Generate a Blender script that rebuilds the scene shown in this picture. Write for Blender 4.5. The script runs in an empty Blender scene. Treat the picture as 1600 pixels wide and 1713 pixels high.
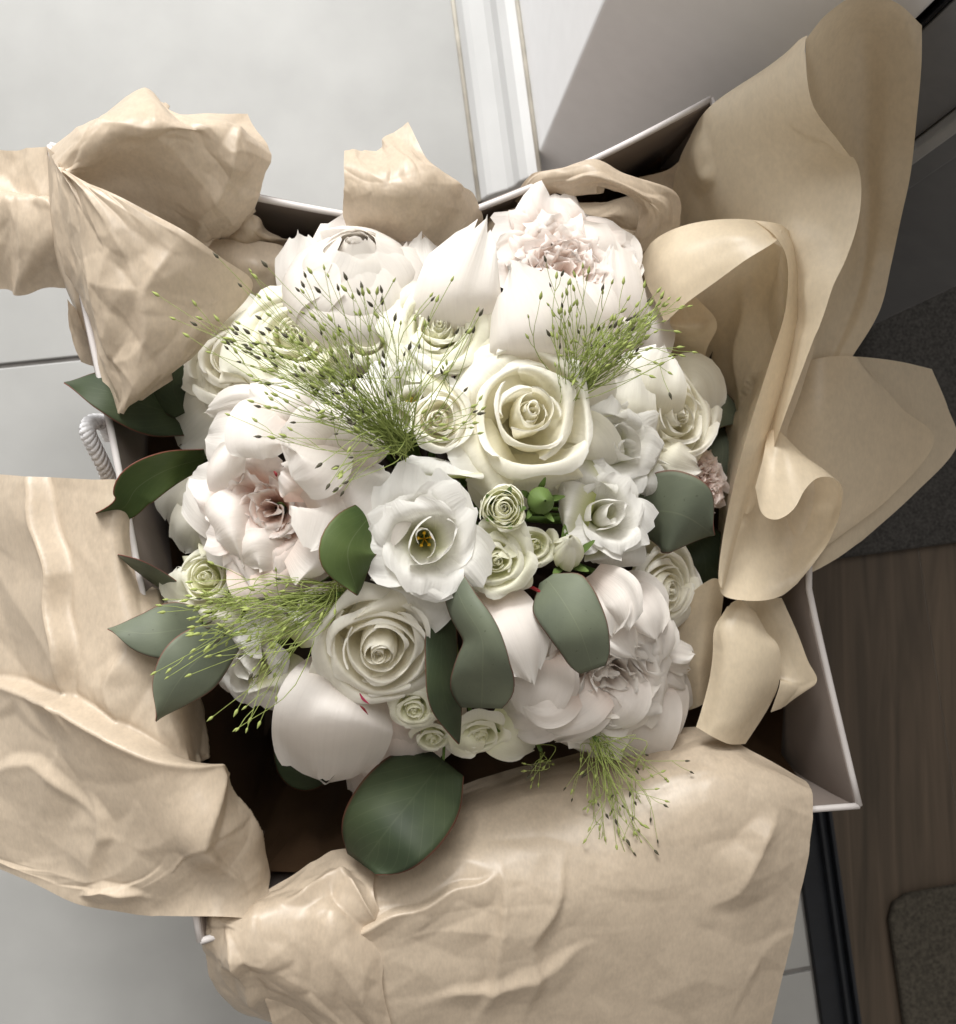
import bpy, math, random
import numpy as np
from mathutils import Vector, Matrix
from mathutils.geometry import delaunay_2d_cdt

SC = bpy.context.scene
COL = SC.collection

# ------------------------------------------------------------------ camera
F = 1667.0; CX, CY = 800.0, 856.5; H = 0.85
_nad = Vector(((610 - CX) / F, (CY - 940) / F, -1)).normalized()
_q = _nad.rotation_difference(Vector((0, 0, -1)))
RM = np.array(_q.to_matrix())
cam = bpy.data.cameras.new('camera'); camo = bpy.data.objects.new('camera', cam); COL.objects.link(camo)
camo.location = (0, 0, H); camo.rotation_mode = 'QUATERNION'; camo.rotation_quaternion = _q
cam.sensor_fit = 'HORIZONTAL'; cam.sensor_width = 36; cam.lens = 36 * F / 1600
cam.dof.use_dof = True; cam.dof.focus_distance = 0.505; cam.dof.aperture_fstop = 16
cam.clip_start = 0.01; cam.clip_end = 50
SC.camera = camo

# ------------------------------------------------------------------ world, lamps, exposure
W = bpy.data.worlds.new('World'); SC.world = W; W.use_nodes = True
bg = W.node_tree.nodes['Background']; bg.inputs[0].default_value = (1.0, 0.92, 0.83, 1); bg.inputs[1].default_value = 0.37

def lamp(name, loc, aim, size, power, color):
    l = bpy.data.lights.new(name, 'AREA'); l.shape = 'RECTANGLE'; l.size, l.size_y = size; l.energy = power; l.color = color
    o = bpy.data.objects.new(name, l); COL.objects.link(o); o.location = loc
    o.rotation_euler = (Vector(aim) - Vector(loc)).to_track_quat('-Z', 'Y').to_euler()
    return o
lamp('window_light', (-0.95, 3.50, 2.60), (0.0, 0.0, 0.3), (1.5, 1.2), 196, (1.0, 0.985, 0.955))
lamp('wall_fill', (-1.6, 2.0, 0.65), (0.1, 0.2, 0.15), (0.8, 0.6), 22, (0.97, 0.985, 1.0))  # added low fill, brightens the wall's left face; no such lamp in the room
lamp('overhead_fill', (0.15, 1.45, 2.65), (0.0, 0.0, 0.3), (1.5, 1.5), 70, (1.0, 0.98, 0.95))  # added overhead fill standing in for room bounce, not a real fitting
SC.view_settings.view_transform = 'Standard'; SC.view_settings.look = 'None'
SC.view_settings.gamma = 1; SC.view_settings.exposure = 0.06
SC.cycles.max_bounces = 10; SC.cycles.diffuse_bounces = 6; SC.cycles.transmission_bounces = 6

# ------------------------------------------------------------------ pixel of the photo + height -> point of the place
def P(x, y, z):
    x = np.asarray(x, float); y = np.asarray(y, float); z = np.asarray(z, float)
    x, y, z = np.broadcast_arrays(x, y, z)
    d = np.stack([(x - CX) / F, (CY - y) / F, -np.ones_like(x)], -1) @ RM.T
    t = (z - H) / d[..., 2]
    return np.stack([d[..., 0] * t, d[..., 1] * t, z], -1)
def V(x, y, z): return Vector(P(x, y, z))
def dome(x, y):                                  # height of the bouquet's crown, metres
    r = np.hypot((np.asarray(x, float) - 745) / 455, (np.asarray(y, float) - 820) / 490)
    return 0.372 - 0.085 * np.minimum(r, 1.35) ** 2
def PX(z): return (H - z) / F * 1.02             # metres per photo pixel at height z

# ------------------------------------------------------------------ objects
def finish(o, label=None, cat=None, group=None, kind=None):
    if label: o['label'] = label
    if cat: o['category'] = cat
    if group: o['group'] = group
    if kind: o['kind'] = kind
    return o
def thing(name, loc, label, cat, group=None):
    o = bpy.data.objects.new(name, None); COL.objects.link(o); o.location = loc; o.empty_display_size = .01
    return finish(o, label, cat, group)
def link_mesh(name, verts, faces, mat, parent=None, uv=None, smooth=True):
    verts = np.asarray(verts, float).reshape(-1, 3)
    if parent is not None:
        org = np.zeros(3); p = parent
        while p is not None: org += np.array(p.location); p = p.parent
        verts = verts - org
    me = bpy.data.meshes.new(name); me.from_pydata(verts.tolist(), [], [tuple(f) for f in faces])
    if uv is not None:
        uv = np.asarray(uv, float).reshape(-1, 2); l = me.uv_layers.new(name='UVMap')
        idx = np.zeros(len(me.loops), dtype=np.int32); me.loops.foreach_get('vertex_index', idx)
        l.data.foreach_set('uv', uv[idx].astype(np.float32).ravel())
    if smooth: me.polygons.foreach_set('use_smooth', [True] * len(me.polygons))
    me.materials.append(mat); me.update()
    o = bpy.data.objects.new(name, me); COL.objects.link(o)
    if parent is not None: o.parent = parent
    return o
_fc = {}
def grid_faces(nv, nu):
    if (nv, nu) not in _fc:
        i = np.arange(nv * nu).reshape(nv, nu)
        _fc[(nv, nu)] = np.stack([i[:-1, :-1], i[:-1, 1:], i[1:, 1:], i[1:, :-1]], -1).reshape(-1, 4).tolist()
    return _fc[(nv, nu)]
def grid_obj(name, pts, mat, parent=None):
    nv, nu = pts.shape[:2]
    vv, uu = np.meshgrid(np.linspace(0, 1, nv), np.linspace(0, 1, nu), indexing='ij')
    return link_mesh(name, pts, grid_faces(nv, nu), mat, parent, np.stack([uu, vv], -1))
def crv(ctrl, s):                                # catmull-rom through ctrl (n, k) at s in 0..1
    c = np.asarray(ctrl, float)
    if c.ndim == 1: c = c[:, None]
    n = len(c); c = np.concatenate([[2 * c[0] - c[1]], c, [2 * c[-1] - c[-2]]])
    x = np.clip(np.asarray(s, float), 0, 1) * (n - 1); i = np.minimum(x.astype(int), n - 2); t = (x - i)[..., None]
    p0, p1, p2, p3 = c[i], c[i + 1], c[i + 2], c[i + 3]
    return 0.5 * (2 * p1 + (p2 - p0) * t + (2 * p0 - 5 * p1 + 4 * p2 - p3) * t ** 2 + (3 * p1 - p0 - 3 * p2 + p3) * t ** 3)
def tube(path, r, k=5, cap=True):
    p = np.asarray(path, float); n = len(p); r = np.broadcast_to(np.asarray(r, float), (n,))
    tg = np.gradient(p, axis=0); tg /= np.linalg.norm(tg, axis=1, keepdims=True) + 1e-12
    ref = np.array([0.31, 0.52, 0.79]); a = np.cross(tg, ref); a /= np.linalg.norm(a, axis=1, keepdims=True) + 1e-9
    b = np.cross(tg, a); an = np.linspace(0, 2 * np.pi, k, endpoint=False)
    v = p[:, None] + r[:, None, None] * (np.cos(an)[None, :, None] * a[:, None] + np.sin(an)[None, :, None] * b[:, None])
    f = [(i * k + j, i * k + (j + 1) % k, (i + 1) * k + (j + 1) % k, (i + 1) * k + j) for i in range(n - 1) for j in range(k)]
    if cap: f += [tuple(range(k))[::-1], tuple((n - 1) * k + j for j in range(k))]
    return v.reshape(-1, 3), f
def tube_obj(name, path, r, mat, parent=None, k=6):
    v, f = tube(path, r, k); return link_mesh(name, v, f, mat, parent)
def prism(bot, top):                             # 2 rings of points -> closed solid
    n = len(bot); v = list(bot) + list(top)
    f = [tuple(range(n))[::-1], tuple(range(n, 2 * n))] + [(i, (i + 1) % n, n + (i + 1) % n, n + i) for i in range(n)]
    return v, f
def bevel(o, w, seg=2):
    m = o.modifiers.new('bevel', 'BEVEL'); m.width = w; m.segments = seg; m.limit_method = 'ANGLE'; m.angle_limit = math.radians(35)
    return o
def slab(name, ring, z0, z1, mat, parent=None, bev=0.0):
    r = [np.array(p, float) for p in ring]
    c = sum(r) / len(r); ar = sum(np.cross(np.append(r[i][:2], 0), np.append(r[(i + 1) % len(r)][:2], 0))[2] for i in range(len(r)))
    if ar < 0: r = r[::-1]
    v, f = prism([(p[0], p[1], z0) for p in r], [(p[0], p[1], z1) for p in r])
    o = link_mesh(name, v, f, mat, parent, smooth=False)
    if bev: bevel(o, bev)
    return o

# ------------------------------------------------------------------ materials
def mat_new(name):
    m = bpy.data.materials.new(name); m.use_nodes = True; nt = m.node_tree; nt.nodes.clear()
    out = nt.nodes.new('ShaderNodeOutputMaterial'); b = nt.nodes.new('ShaderNodeBsdfPrincipled')
    nt.links.new(b.outputs[0], out.inputs[0]); return m, nt, b, out
def N(nt, t, **kw):
    n = nt.nodes.new(t)
    for k, v in kw.items():
        if hasattr(n, k): setattr(n, k, v)
        else: n.inputs[k].default_value = v
    return n
def ramp(nt, stops):
    r = nt.nodes.new('ShaderNodeValToRGB'); e = r.color_ramp.elements
    while len(e) < len(stops): e.new(0.5)
    for el, (p, c) in zip(e, stops): el.position = p; el.color = (*c, 1)
    return r
def petal_mat(name, stops, trans=0.40, rough=0.55, vein=0.42, fleck=None):
    m, nt, b, out = mat_new(name); L = nt.links.new
    uv = N(nt, 'ShaderNodeUVMap'); sp = N(nt, 'ShaderNodeSeparateXYZ'); L(uv.outputs[0], sp.inputs[0])
    r = ramp(nt, stops); L(sp.outputs[1], r.inputs[0])
    mp = N(nt, 'ShaderNodeMapping'); mp.inputs['Scale'].default_value = (34, 2.6, 1); L(uv.outputs[0], mp.inputs[0])
    tc = N(nt, 'ShaderNodeTexCoord'); ns = N(nt, 'ShaderNodeTexNoise', Scale=1.0, Detail=4.0, Distortion=.6)
    L(mp.outputs[0], ns.inputs['Vector'])
    n2 = N(nt, 'ShaderNodeTexNoise', Scale=55.0, Detail=3.0); L(tc.outputs['Object'], n2.inputs['Vector'])
    ad = N(nt, 'ShaderNodeMath', operation='ADD'); L(ns.outputs[0], ad.inputs[0]); L(n2.outputs[0], ad.inputs[1])
    mr = N(nt, 'ShaderNodeMapRange'); mr.inputs[1].default_value = .6; mr.inputs[2].default_value = 1.4; mr.inputs[3].default_value = .94; mr.inputs[4].default_value = 1.02
    L(ad.outputs[0], mr.inputs[0])
    mx = N(nt, 'ShaderNodeMix', data_type='RGBA', blend_type='MULTIPLY'); mx.inputs[0].default_value = 1.0
    L(r.outputs[0], mx.inputs[6]); L(mr.outputs[0], mx.inputs[7]); colr = mx.outputs[2]
    L(colr, b.inputs['Base Color'])
    b.inputs['Roughness'].default_value = rough; b.inputs['Specular IOR Level'].default_value = 0.25
    bp = N(nt, 'ShaderNodeBump', Strength=vein, Distance=0.0006); L(ad.outputs[0], bp.inputs['Height']); L(bp.outputs[0], b.inputs['Normal'])
    tr = N(nt, 'ShaderNodeBsdfTranslucent'); L(colr, tr.inputs[0])
    ms = N(nt, 'ShaderNodeMixShader'); ms.inputs[0].default_value = trans
    L(b.outputs[0], ms.inputs[1]); L(tr.outputs[0], ms.inputs[2]); L(ms.outputs[0], out.inputs[0])
    return m
def solid_mat(name, c, rough=0.6, spec=0.3, noise=0.08, scale=60, bump=0.0, trans=0.0):
    m, nt, b, out = mat_new(name); L = nt.links.new
    tc = N(nt, 'ShaderNodeTexCoord'); ns = N(nt, 'ShaderNodeTexNoise', Scale=float(scale), Detail=5.0); L(tc.outputs['Object'], ns.inputs['Vector'])
    c0 = tuple(max(0, x * (1 - noise * 2)) for x in c); c1 = tuple(min(1, x * (1 + noise * 2)) for x in c)
    r = ramp(nt, [(0.3, c0), (0.7, c1)]); L(ns.outputs[0], r.inputs[0]); L(r.outputs[0], b.inputs['Base Color'])
    b.inputs['Roughness'].default_value = rough; b.inputs['Specular IOR Level'].default_value = spec
    if bump:
        bp = N(nt, 'ShaderNodeBump', Strength=bump, Distance=0.001); L(ns.outputs[0], bp.inputs['Height']); L(bp.outputs[0], b.inputs['Normal'])
    if trans:
        tr = N(nt, 'ShaderNodeBsdfTranslucent'); L(r.outputs[0], tr.inputs[0]); ms = N(nt, 'ShaderNodeMixShader'); ms.inputs[0].default_value = trans
        L(b.outputs[0], ms.inputs[1]); L(tr.outputs[0], ms.inputs[2]); L(ms.outputs[0], out.inputs[0])
    return m
def leaf_mat(name, c, c2, edge=(0.20, 0.05, 0.04), midrib=.16):
    m, nt, b, out = mat_new(name); L = nt.links.new
    uv = N(nt, 'ShaderNodeUVMap'); sp = N(nt, 'ShaderNodeSeparateXYZ'); L(uv.outputs[0], sp.inputs[0])
    tc = N(nt, 'ShaderNodeTexCoord'); ns = N(nt, 'ShaderNodeTexNoise', Scale=28.0, Detail=4.0); L(tc.outputs['Object'], ns.inputs['Vector'])
    r = ramp(nt, [(0.36, c), (0.66, c2)]); L(ns.outputs[0], r.inputs[0])
    # midrib and side veins
    a = N(nt, 'ShaderNodeMath', operation='SUBTRACT'); a.inputs[1].default_value = .5; L(sp.outputs[0], a.inputs[0])
    ab = N(nt, 'ShaderNodeMath', operation='ABSOLUTE'); L(a.outputs[0], ab.inputs[0])
    w1 = N(nt, 'ShaderNodeMath', operation='MULTIPLY'); w1.inputs[1].default_value = -1.1; L(ab.outputs[0], w1.inputs[0])
    w2 = N(nt, 'ShaderNodeMath', operation='ADD'); L(sp.outputs[1], w2.inputs[0]); L(w1.outputs[0], w2.inputs[1])
    w3 = N(nt, 'ShaderNodeMath', operation='MULTIPLY'); w3.inputs[1].default_value = 44; L(w2.outputs[0], w3.inputs[0])
    w4 = N(nt, 'ShaderNodeMath', operation='SINE'); L(w3.outputs[0], w4.inputs[0])
    vr = N(nt, 'ShaderNodeMapRange'); vr.inputs[1].default_value = .93; vr.inputs[2].default_value = 1.0; vr.inputs[3].default_value = 0; vr.inputs[4].default_value = .035; L(w4.outputs[0], vr.inputs[0])
    mr = N(nt, 'ShaderNodeMapRange'); mr.inputs[1].default_value = .004; mr.inputs[2].default_value = .014; mr.inputs[3].default_value = midrib; mr.inputs[4].default_value = 0; L(ab.outputs[0], mr.inputs[0])
    mxx = N(nt, 'ShaderNodeMath', operation='MAXIMUM'); L(vr.outputs[0], mxx.inputs[0]); L(mr.outputs[0], mxx.inputs[1])
    mx = N(nt, 'ShaderNodeMix', data_type='RGBA'); L(mxx.outputs[0], mx.inputs[0]); L(r.outputs[0], mx.inputs[6]); mx.inputs[7].default_value = (0.32, 0.35, 0.22, 1)
    sp2 = N(nt, 'ShaderNodeTexNoise', Scale=420.0, Detail=2.0); L(tc.outputs['Object'], sp2.inputs['Vector'])
    er = N(nt, 'ShaderNodeMapRange'); er.inputs[1].default_value = .475; er.inputs[2].default_value = .5; er.inputs[3].default_value = 0; er.inputs[4].default_value = .8; L(ab.outputs[0], er.inputs[0])
    mx2 = N(nt, 'ShaderNodeMix', data_type='RGBA'); L(er.outputs[0], mx2.inputs[0]); L(mx.outputs[2], mx2.inputs[6]); mx2.inputs[7].default_value = (*edge, 1)
    sr = N(nt, 'ShaderNodeMapRange'); sr.inputs[1].default_value = .70; sr.inputs[2].default_value = .76; sr.inputs[3].default_value = 0; sr.inputs[4].default_value = .55; L(sp2.outputs[0], sr.inputs[0])
    mx3 = N(nt, 'ShaderNodeMix', data_type='RGBA'); L(sr.outputs[0], mx3.inputs[0]); L(mx2.outputs[2], mx3.inputs[6]); mx3.inputs[7].default_value = (0.05, 0.045, 0.03, 1)
    L(mx3.outputs[2], b.inputs['Base Color']); b.inputs['Roughness'].default_value = .60; b.inputs['Specular IOR Level'].default_value = .35
    bp = N(nt, 'ShaderNodeBump', Strength=.25, Distance=0.0006); L(mxx.outputs[0], bp.inputs['Height']); L(bp.outputs[0], b.inputs['Normal'])
    tr = N(nt, 'ShaderNodeBsdfTranslucent'); L(mx2.outputs[2], tr.inputs[0]); ms = N(nt, 'ShaderNodeMixShader'); ms.inputs[0].default_value = .12
    L(b.outputs[0], ms.inputs[1]); L(tr.outputs[0], ms.inputs[2]); L(ms.outputs[0], out.inputs[0])
    return m
def paper_mat(name, c, trans=0.3, rough=0.37, spec=0.5, mott=0.09):
    m, nt, b, out = mat_new(name); L = nt.links.new
    tc = N(nt, 'ShaderNodeTexCoord')
    n1 = N(nt, 'ShaderNodeTexNoise', Scale=240.0, Detail=4.0); L(tc.outputs['Object'], n1.inputs['Vector'])
    n2 = N(nt, 'ShaderNodeTexNoise', Scale=70.0, Detail=8.0); L(tc.outputs['Object'], n2.inputs['Vector'])
    mp = N(nt, 'ShaderNodeMapping'); mp.inputs['Scale'].default_value = (700, 300, 400); mp.inputs['Rotation'].default_value = (0.3, 0.2, 0.7); L(tc.outputs['Object'], mp.inputs[0])
    n3 = N(nt, 'ShaderNodeTexNoise', Scale=1.0, Detail=2.0); L(mp.outputs[0], n3.inputs['Vector'])
    ad = N(nt, 'ShaderNodeMath', operation='ADD'); L(n1.outputs[0], ad.inputs[0]); L(n2.outputs[0], ad.inputs[1])
    a2 = N(nt, 'ShaderNodeMath', operation='MULTIPLY_ADD'); a2.inputs[1].default_value = 1.0; L(n3.outputs[0], a2.inputs[0]); L(ad.outputs[0], a2.inputs[2])
    r = ramp(nt, [(0.0, tuple(x * (1 - mott) for x in c)), (1.0, tuple(min(1, x * (1 + mott)) for x in c))])
    mr = N(nt, 'ShaderNodeMapRange'); mr.inputs[1].default_value = 1.1; mr.inputs[2].default_value = 1.9; L(a2.outputs[0], mr.inputs[0]); L(mr.outputs[0], r.inputs[0])
    L(r.outputs[0], b.inputs['Base Color']); b.inputs['Roughness'].default_value = rough; b.inputs['Specular IOR Level'].default_value = spec
    bp = N(nt, 'ShaderNodeBump', Strength=.10, Distance=0.0006); L(a2.outputs[0], bp.inputs['Height']); L(bp.outputs[0], b.inputs['Normal'])
    tr = N(nt, 'ShaderNodeBsdfTranslucent'); L(r.outputs[0], tr.inputs[0]); ms = N(nt, 'ShaderNodeMixShader'); ms.inputs[0].default_value = trans
    L(b.outputs[0], ms.inputs[1]); L(tr.outputs[0], ms.inputs[2]); L(ms.outputs[0], out.inputs[0])
    return m
def wood_mat(name, c, c2):
    m, nt, b, out = mat_new(name); L = nt.links.new
    tc = N(nt, 'ShaderNodeTexCoord'); mp = N(nt, 'ShaderNodeMapping'); mp.inputs['Scale'].default_value = (55, 3.5, 10); mp.inputs['Rotation'].default_value = (0, 0, math.radians(9)); L(tc.outputs['Object'], mp.inputs[0])
    ns = N(nt, 'ShaderNodeTexNoise', Scale=1.0, Detail=6.0, Distortion=1.2); L(mp.outputs[0], ns.inputs['Vector'])
    r = ramp(nt, [(0.3, c), (0.7, c2)]); L(ns.outputs[0], r.inputs[0]); L(r.outputs[0], b.inputs['Base Color'])
    b.inputs['Roughness'].default_value = .55; b.inputs['Specular IOR Level'].default_value = .25
    bp = N(nt, 'ShaderNodeBump', Strength=.15, Distance=0.001); L(ns.outputs[0], bp.inputs['Height']); L(bp.outputs[0], b.inputs['Normal'])
    return m

M = dict(
    peony=petal_mat('peony_white', [(0, (.93, .81, .74)), (.35, (.935, .885, .84)), (1, (.905, .875, .83))], trans=.38),
    blush=petal_mat('peony_blush', [(0, (.93, .70, .62)), (.5, (.93, .82, .755)), (1, (.94, .905, .87))], trans=.38),
    heart=petal_mat('peony_heart', [(0, (.955, .77, .69)), (.55, (.955, .85, .79)), (1, (.955, .91, .88))]),
    rose=petal_mat('rose_ivory', [(0, (.945, .905, .71)), (.62, (.95, .925, .81)), (.9, (.955, .94, .87)), (1, (.955, .945, .90))], trans=.38),
    rosepale=petal_mat('rose_pale', [(0, (.94, .895, .71)), (.5, (.95, .92, .81)), (1, (.955, .94, .875))], trans=.38),
    lisi=petal_mat('lisianthus_white', [(0, (.42, .46, .14)), (.22, (.72, .72, .48)), (.45, (.925, .915, .865)), (1, (.94, .93, .90))], vein=.7),
    carn=petal_mat('carnation_cream', [(0, (.93, .92, .62)), (.5, (.94, .93, .77)), (1, (.95, .945, .85))], trans=.38),
    spray=petal_mat('spray_rose_green', [(0, (.84, .86, .52)), (.45, (.92, .915, .72)), (1, (.945, .935, .84))], trans=.35),
    pink=petal_mat('carnation_pink', [(0, (.80, .45, .40)), (.5, (.85, .66, .60)), (1, (.88, .80, .76))]),
    leafblue=leaf_mat('leaf_blue_green', (.12, .14, .10), (.17, .195, .135)),
    leafdark=leaf_mat('leaf_dark_shaded', (.026, .040, .019), (.047, .065, .03), midrib=.04),  # dark green leaf, colour deepened further for the bouquet's shadow
    leafolive=leaf_mat('leaf_olive', (.05, .085, .022), (.085, .125, .035)),
    stem=solid_mat('stem_green', (.12, .20, .05)),
    redstem=solid_mat('stem_red', (.22, .02, .025), rough=.4),
    sepal=solid_mat('sepal_green', (.13, .20, .055), trans=.2),
    stamen=solid_mat('stamen_yellow', (.75, .45, .03)),
    grass=solid_mat('grass_green', (.34, .41, .12), trans=.15),
    seedg=solid_mat('seed_green', (.36, .42, .13), trans=.1),
    seedd=solid_mat('seed_dark', (.07, .065, .04)),
    paper=paper_mat('kraft_tissue', (.60, .50, .385), trans=.27),
    paperlite=paper_mat('kraft_tissue_smooth', (.76, .65, .485), trans=.26, mott=.06),
    rim=solid_mat('bag_rim', (.60, .57, .56), rough=.5, noise=.02), bag=solid_mat('bag_white_shaded', (.22, .185, .165), rough=.55, noise=.015),  # panels are white paper, inside shade put into their colour; rim left pale
    rope=solid_mat('rope_white', (.82, .82, .84), rough=.8, noise=.05, scale=300, bump=.3),
    tile=solid_mat('tile_porcelain', (.335, .337, .33), rough=.40, spec=.4, noise=.045, scale=11),
    grout=solid_mat('grout_grey', (.22, .21, .20), rough=.9),
    caulk=solid_mat('caulk_beige', (.68, .65, .57), rough=.8, noise=.1, scale=40),
    white=solid_mat('white_paint', (.84, .845, .86), rough=.4, noise=.01), skirt=solid_mat('skirting_paint', (.50, .505, .505), rough=.32, noise=.03, scale=14),
    jamb=solid_mat('jamb_white_shaded', (.22, .225, .235), rough=.4, noise=.03), bead=solid_mat('bead_white_shaded', (.40, .405, .405), rough=.4, noise=.03),  # white frame paint, greyed in colour for the dim doorway side
    black=solid_mat('rail_black', (.012, .014, .018), rough=.35),
    mat=solid_mat('mat_charcoal', (.036, .034, .032), rough=.95, noise=.25, scale=400, bump=.6),
    wood=wood_mat('wood_brown', (.042, .033, .024), (.095, .071, .051)),
    wood2=wood_mat('wood_brown_light', (.05, .038, .028), (.108, .081, .057)),
)

# ------------------------------------------------------------------ petals and blades
def blade_pts(sp, wd, nu=11, nv=14, bulge=0.0, tip='petal', ruf=0.0, jag=0.0, tilt=0.0, seed=0, lift=0.0, edge=.17, absz=False, rf=1.0):
    """sp: spine (px, py, mm above the bouquet's crown), wd: half widths in px; bulge/tilt/ruf in mm"""
    rng = np.random.RandomState(seed + 7)
    sp = np.asarray(sp, float); s = np.linspace(0, 1, nv); t = np.linspace(-1, 1, nu)
    S, T = np.meshgrid(s, t, indexing='ij')
    p1, p2, p3, p4 = rng.uniform(0, 6.28, 4)
    if tip == 'petal':
        SE = S * (1 - edge * np.abs(T) ** 2.6) ; SE = np.clip(SE + S ** 3 * jag * (np.sin(T * 9 * rf + p1) + .7 * np.sin(T * 19 * rf + p2)), 0, 1.08)
    else: SE = S
    wv = crv(wd, SE)[..., 0] if tip == 'petal' else crv(wd, S)[..., 0]
    if tip == 'petal': wv = wv * (1 - .55 * np.clip((SE - .8) / .3, 0, 1) ** 2)
    elif tip == 'blunt': wv = wv * np.where(S > .88, 1 - .25 * ((S - .88) / .12) ** 2, 1)
    elif tip == 'leaf': wv = wv * np.sqrt(np.clip(1 - np.clip((S - .72) / .28, 0, 1) ** 2.0, 0, 1))
    wv = np.maximum(wv, .4)
    C = crv(sp, np.clip(SE, 0, 1)); e = 1e-3
    Tn = crv(sp, np.clip(SE + e, 0, 1)) - crv(sp, np.clip(SE - e, 0, 1))
    over = np.clip(SE - 1, 0, 1)[..., None]; C = C + over * (sp[-1] - sp[-2]) * (len(sp) - 1)
    tn = Tn[..., :2] / (np.linalg.norm(Tn[..., :2], axis=-1, keepdims=True) + 1e-9)
    nx, ny = -tn[..., 1], tn[..., 0]
    x = C[..., 0] + nx * T * wv; y = C[..., 1] + ny * T * wv
    wav = (np.sin(T * 5.1 * rf + S * 3 + p3) + .6 * np.sin(T * 11 * rf - S * 4 + p4)) * np.abs(T) ** .8
    rib = (np.sin(T * 8 + p1 + S * 1.5) * .5 + .35 * np.sin(T * 15 - p2) + .8 * np.sin(T * 3.3 + S * 4 + p3)) * S * .9 if tip == 'petal' else 0
    dz = rib + C[..., 2] + bulge * .75 * (1 - T ** 2) * np.sin(np.pi * np.clip(.12 + .8 * S, 0, 1)) + tilt * T + lift * S ** 3 + ruf * S ** 1.6 * wav
    x = x + nx * ruf * 1.2 * S ** 2 * np.sin(S * 9 + p1) * np.abs(T) ** 2; y = y + ny * ruf * 1.2 * S ** 2 * np.sin(S * 8 + p2) * np.abs(T) ** 2
    z = dz * .001 if absz else dome(sp[:, 0].mean(), sp[:, 1].mean()) + dz * .001
    return P(x, y, z)
def blade(name, mat, parent, sp, wd, **k): return grid_obj(name, blade_pts(sp, wd, **k), mat, parent)

def rpetal(fr, az, prof, Rr, wd, k=1.0, spiral=0.0, ruf=0.0, jag=0.0, edge=.25, seed=0, nu=11, nv=11, point=0.0, rf=1.0, lean=0.0):
    """petal round a flower axis; prof (radius, height) and half width wd in units of Rr"""
    c, X, Y, Nn = fr; rng = np.random.RandomState(int(seed * 10) % 100000)
    s = np.linspace(0, 1, nv); t = np.linspace(-1, 1, nu); S, T = np.meshgrid(s, t, indexing='ij')
    p = rng.uniform(0, 6.28, 6)
    SE = S * (1 - edge * np.abs(T) ** 2.4 + point * np.exp(-(T / .22) ** 2) * S)
    SE = np.clip(SE + S ** 3 * jag * (np.sin(T * 5 * rf + p[0]) + .7 * np.sin(T * 10 * rf + p[1])), 0, 1)
    pr = crv(prof, SE); rho, h = pr[..., 0], pr[..., 1]
    w = wd * (.35 + .65 * np.sin(np.pi / 2 * np.clip(SE / .65, 0, 1))) * (1 - .35 * np.clip((SE - .78) / .22, 0, 1) ** 2)
    Rc = np.maximum(rho * k, .05); q = np.clip(T * w / Rc, -2.7, 2.7)
    lat = Rc * np.sin(q); rad = rho - Rc * (1 - np.cos(q)) + spiral * T * np.minimum(1, rho * 3)
    wv = np.sin(T * 5 * rf + p[2] + S * 2) + .6 * np.sin(T * 10.5 * rf + p[3] - 3 * S)
    rad = rad + ruf * S ** 2 * wv * .8; h = h + ruf * S ** 2 * (np.sin(T * 6.3 * rf + p[4]) + .5 * np.sin(T * 13 * rf + p[5])) * .7
    h = h + lean * T * S ** 1.5
    er = math.cos(az) * X + math.sin(az) * Y; et = -math.sin(az) * X + math.cos(az) * Y
    return c + Rr * (rad[..., None] * er + lat[..., None] * et + h[..., None] * Nn)

def frame(x, y, dz, tilt=(0, 0), roll=0.0):
    z = float(dome(x, y)) + dz * .001
    c = P(x, y, z); n = np.array([tilt[0], tilt[1], 1.0]); n /= np.linalg.norm(n)
    X = np.cross([math.sin(roll), math.cos(roll), 0.05], n); X /= np.linalg.norm(X); Y = np.cross(n, X)
    return (c, X, Y, n), z
BIND = P(735, 850, .10)
def stem(parent, c, r=.0022, mat='stem'):
    d = np.array(BIND) + np.array([(c[0] - BIND[0]) * .10, (c[1] - BIND[1]) * .10, 0]); c = np.asarray(c) - np.array([0, 0, .012])
    m = (c + d) / 2; m[:2] = c[:2] * .72 + d[:2] * .28
    tube_obj('stem', crv([c, m, d, d + (d - m) * np.array([.2, .2, .7])], np.linspace(0, 1, 12)), r, M[mat], parent)

def rose(th, fr, R, mat, n=20, openr=1.0, seed=0, core=.30, hi=1.0, rufm=1.0):
    rng = random.Random(seed * 7 + 1)
    az = seed
    for i in range(n):
        f = i / (n - 1); az += 2.15 + rng.uniform(-.45, .45)
        rho = .05 + core * 2 * f if f < .5 else .05 + core + (f - .5) * 2 * (.74 - core)
        rho *= rng.uniform(.90, 1.10)
        top = (.30 - .14 * f + rng.uniform(-.08, .06)) * hi; fl = 0.02 if f < .3 else (f - .3) * .60 * openr * rng.uniform(.75, 1.2)
        tw = .80 if f < .35 else .97
        prof = [(.03, -.85), (rho * .80 + .02, -.45 - .1 * f), (rho * 1.05, -.02 - .16 * f), (rho * tw + fl * .30, top - .10 * f), (rho * (tw - .06) + fl * .8, top + .01 - fl * .12 - .10 * f), (rho * (tw - .06) + fl * 1.05, top - fl * .32 - .11 * f)]
        wd = min(1.15, rho * (2.2 - .75 * f) + .10)
        grid_obj('petal', rpetal(fr, az, prof, R, wd, k=1.02 + .30 * f, spiral=.11 - .03 * f, ruf=(.012 + .085 * f) * rufm, jag=(.006 + .012 * f) * rufm, edge=.16 + .14 * f, seed=seed * 100 + i, point=.08 * (f > .35), nu=17, nv=15, rf=.62, lean=rng.uniform(-.02, .12)), M[mat], th)
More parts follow.
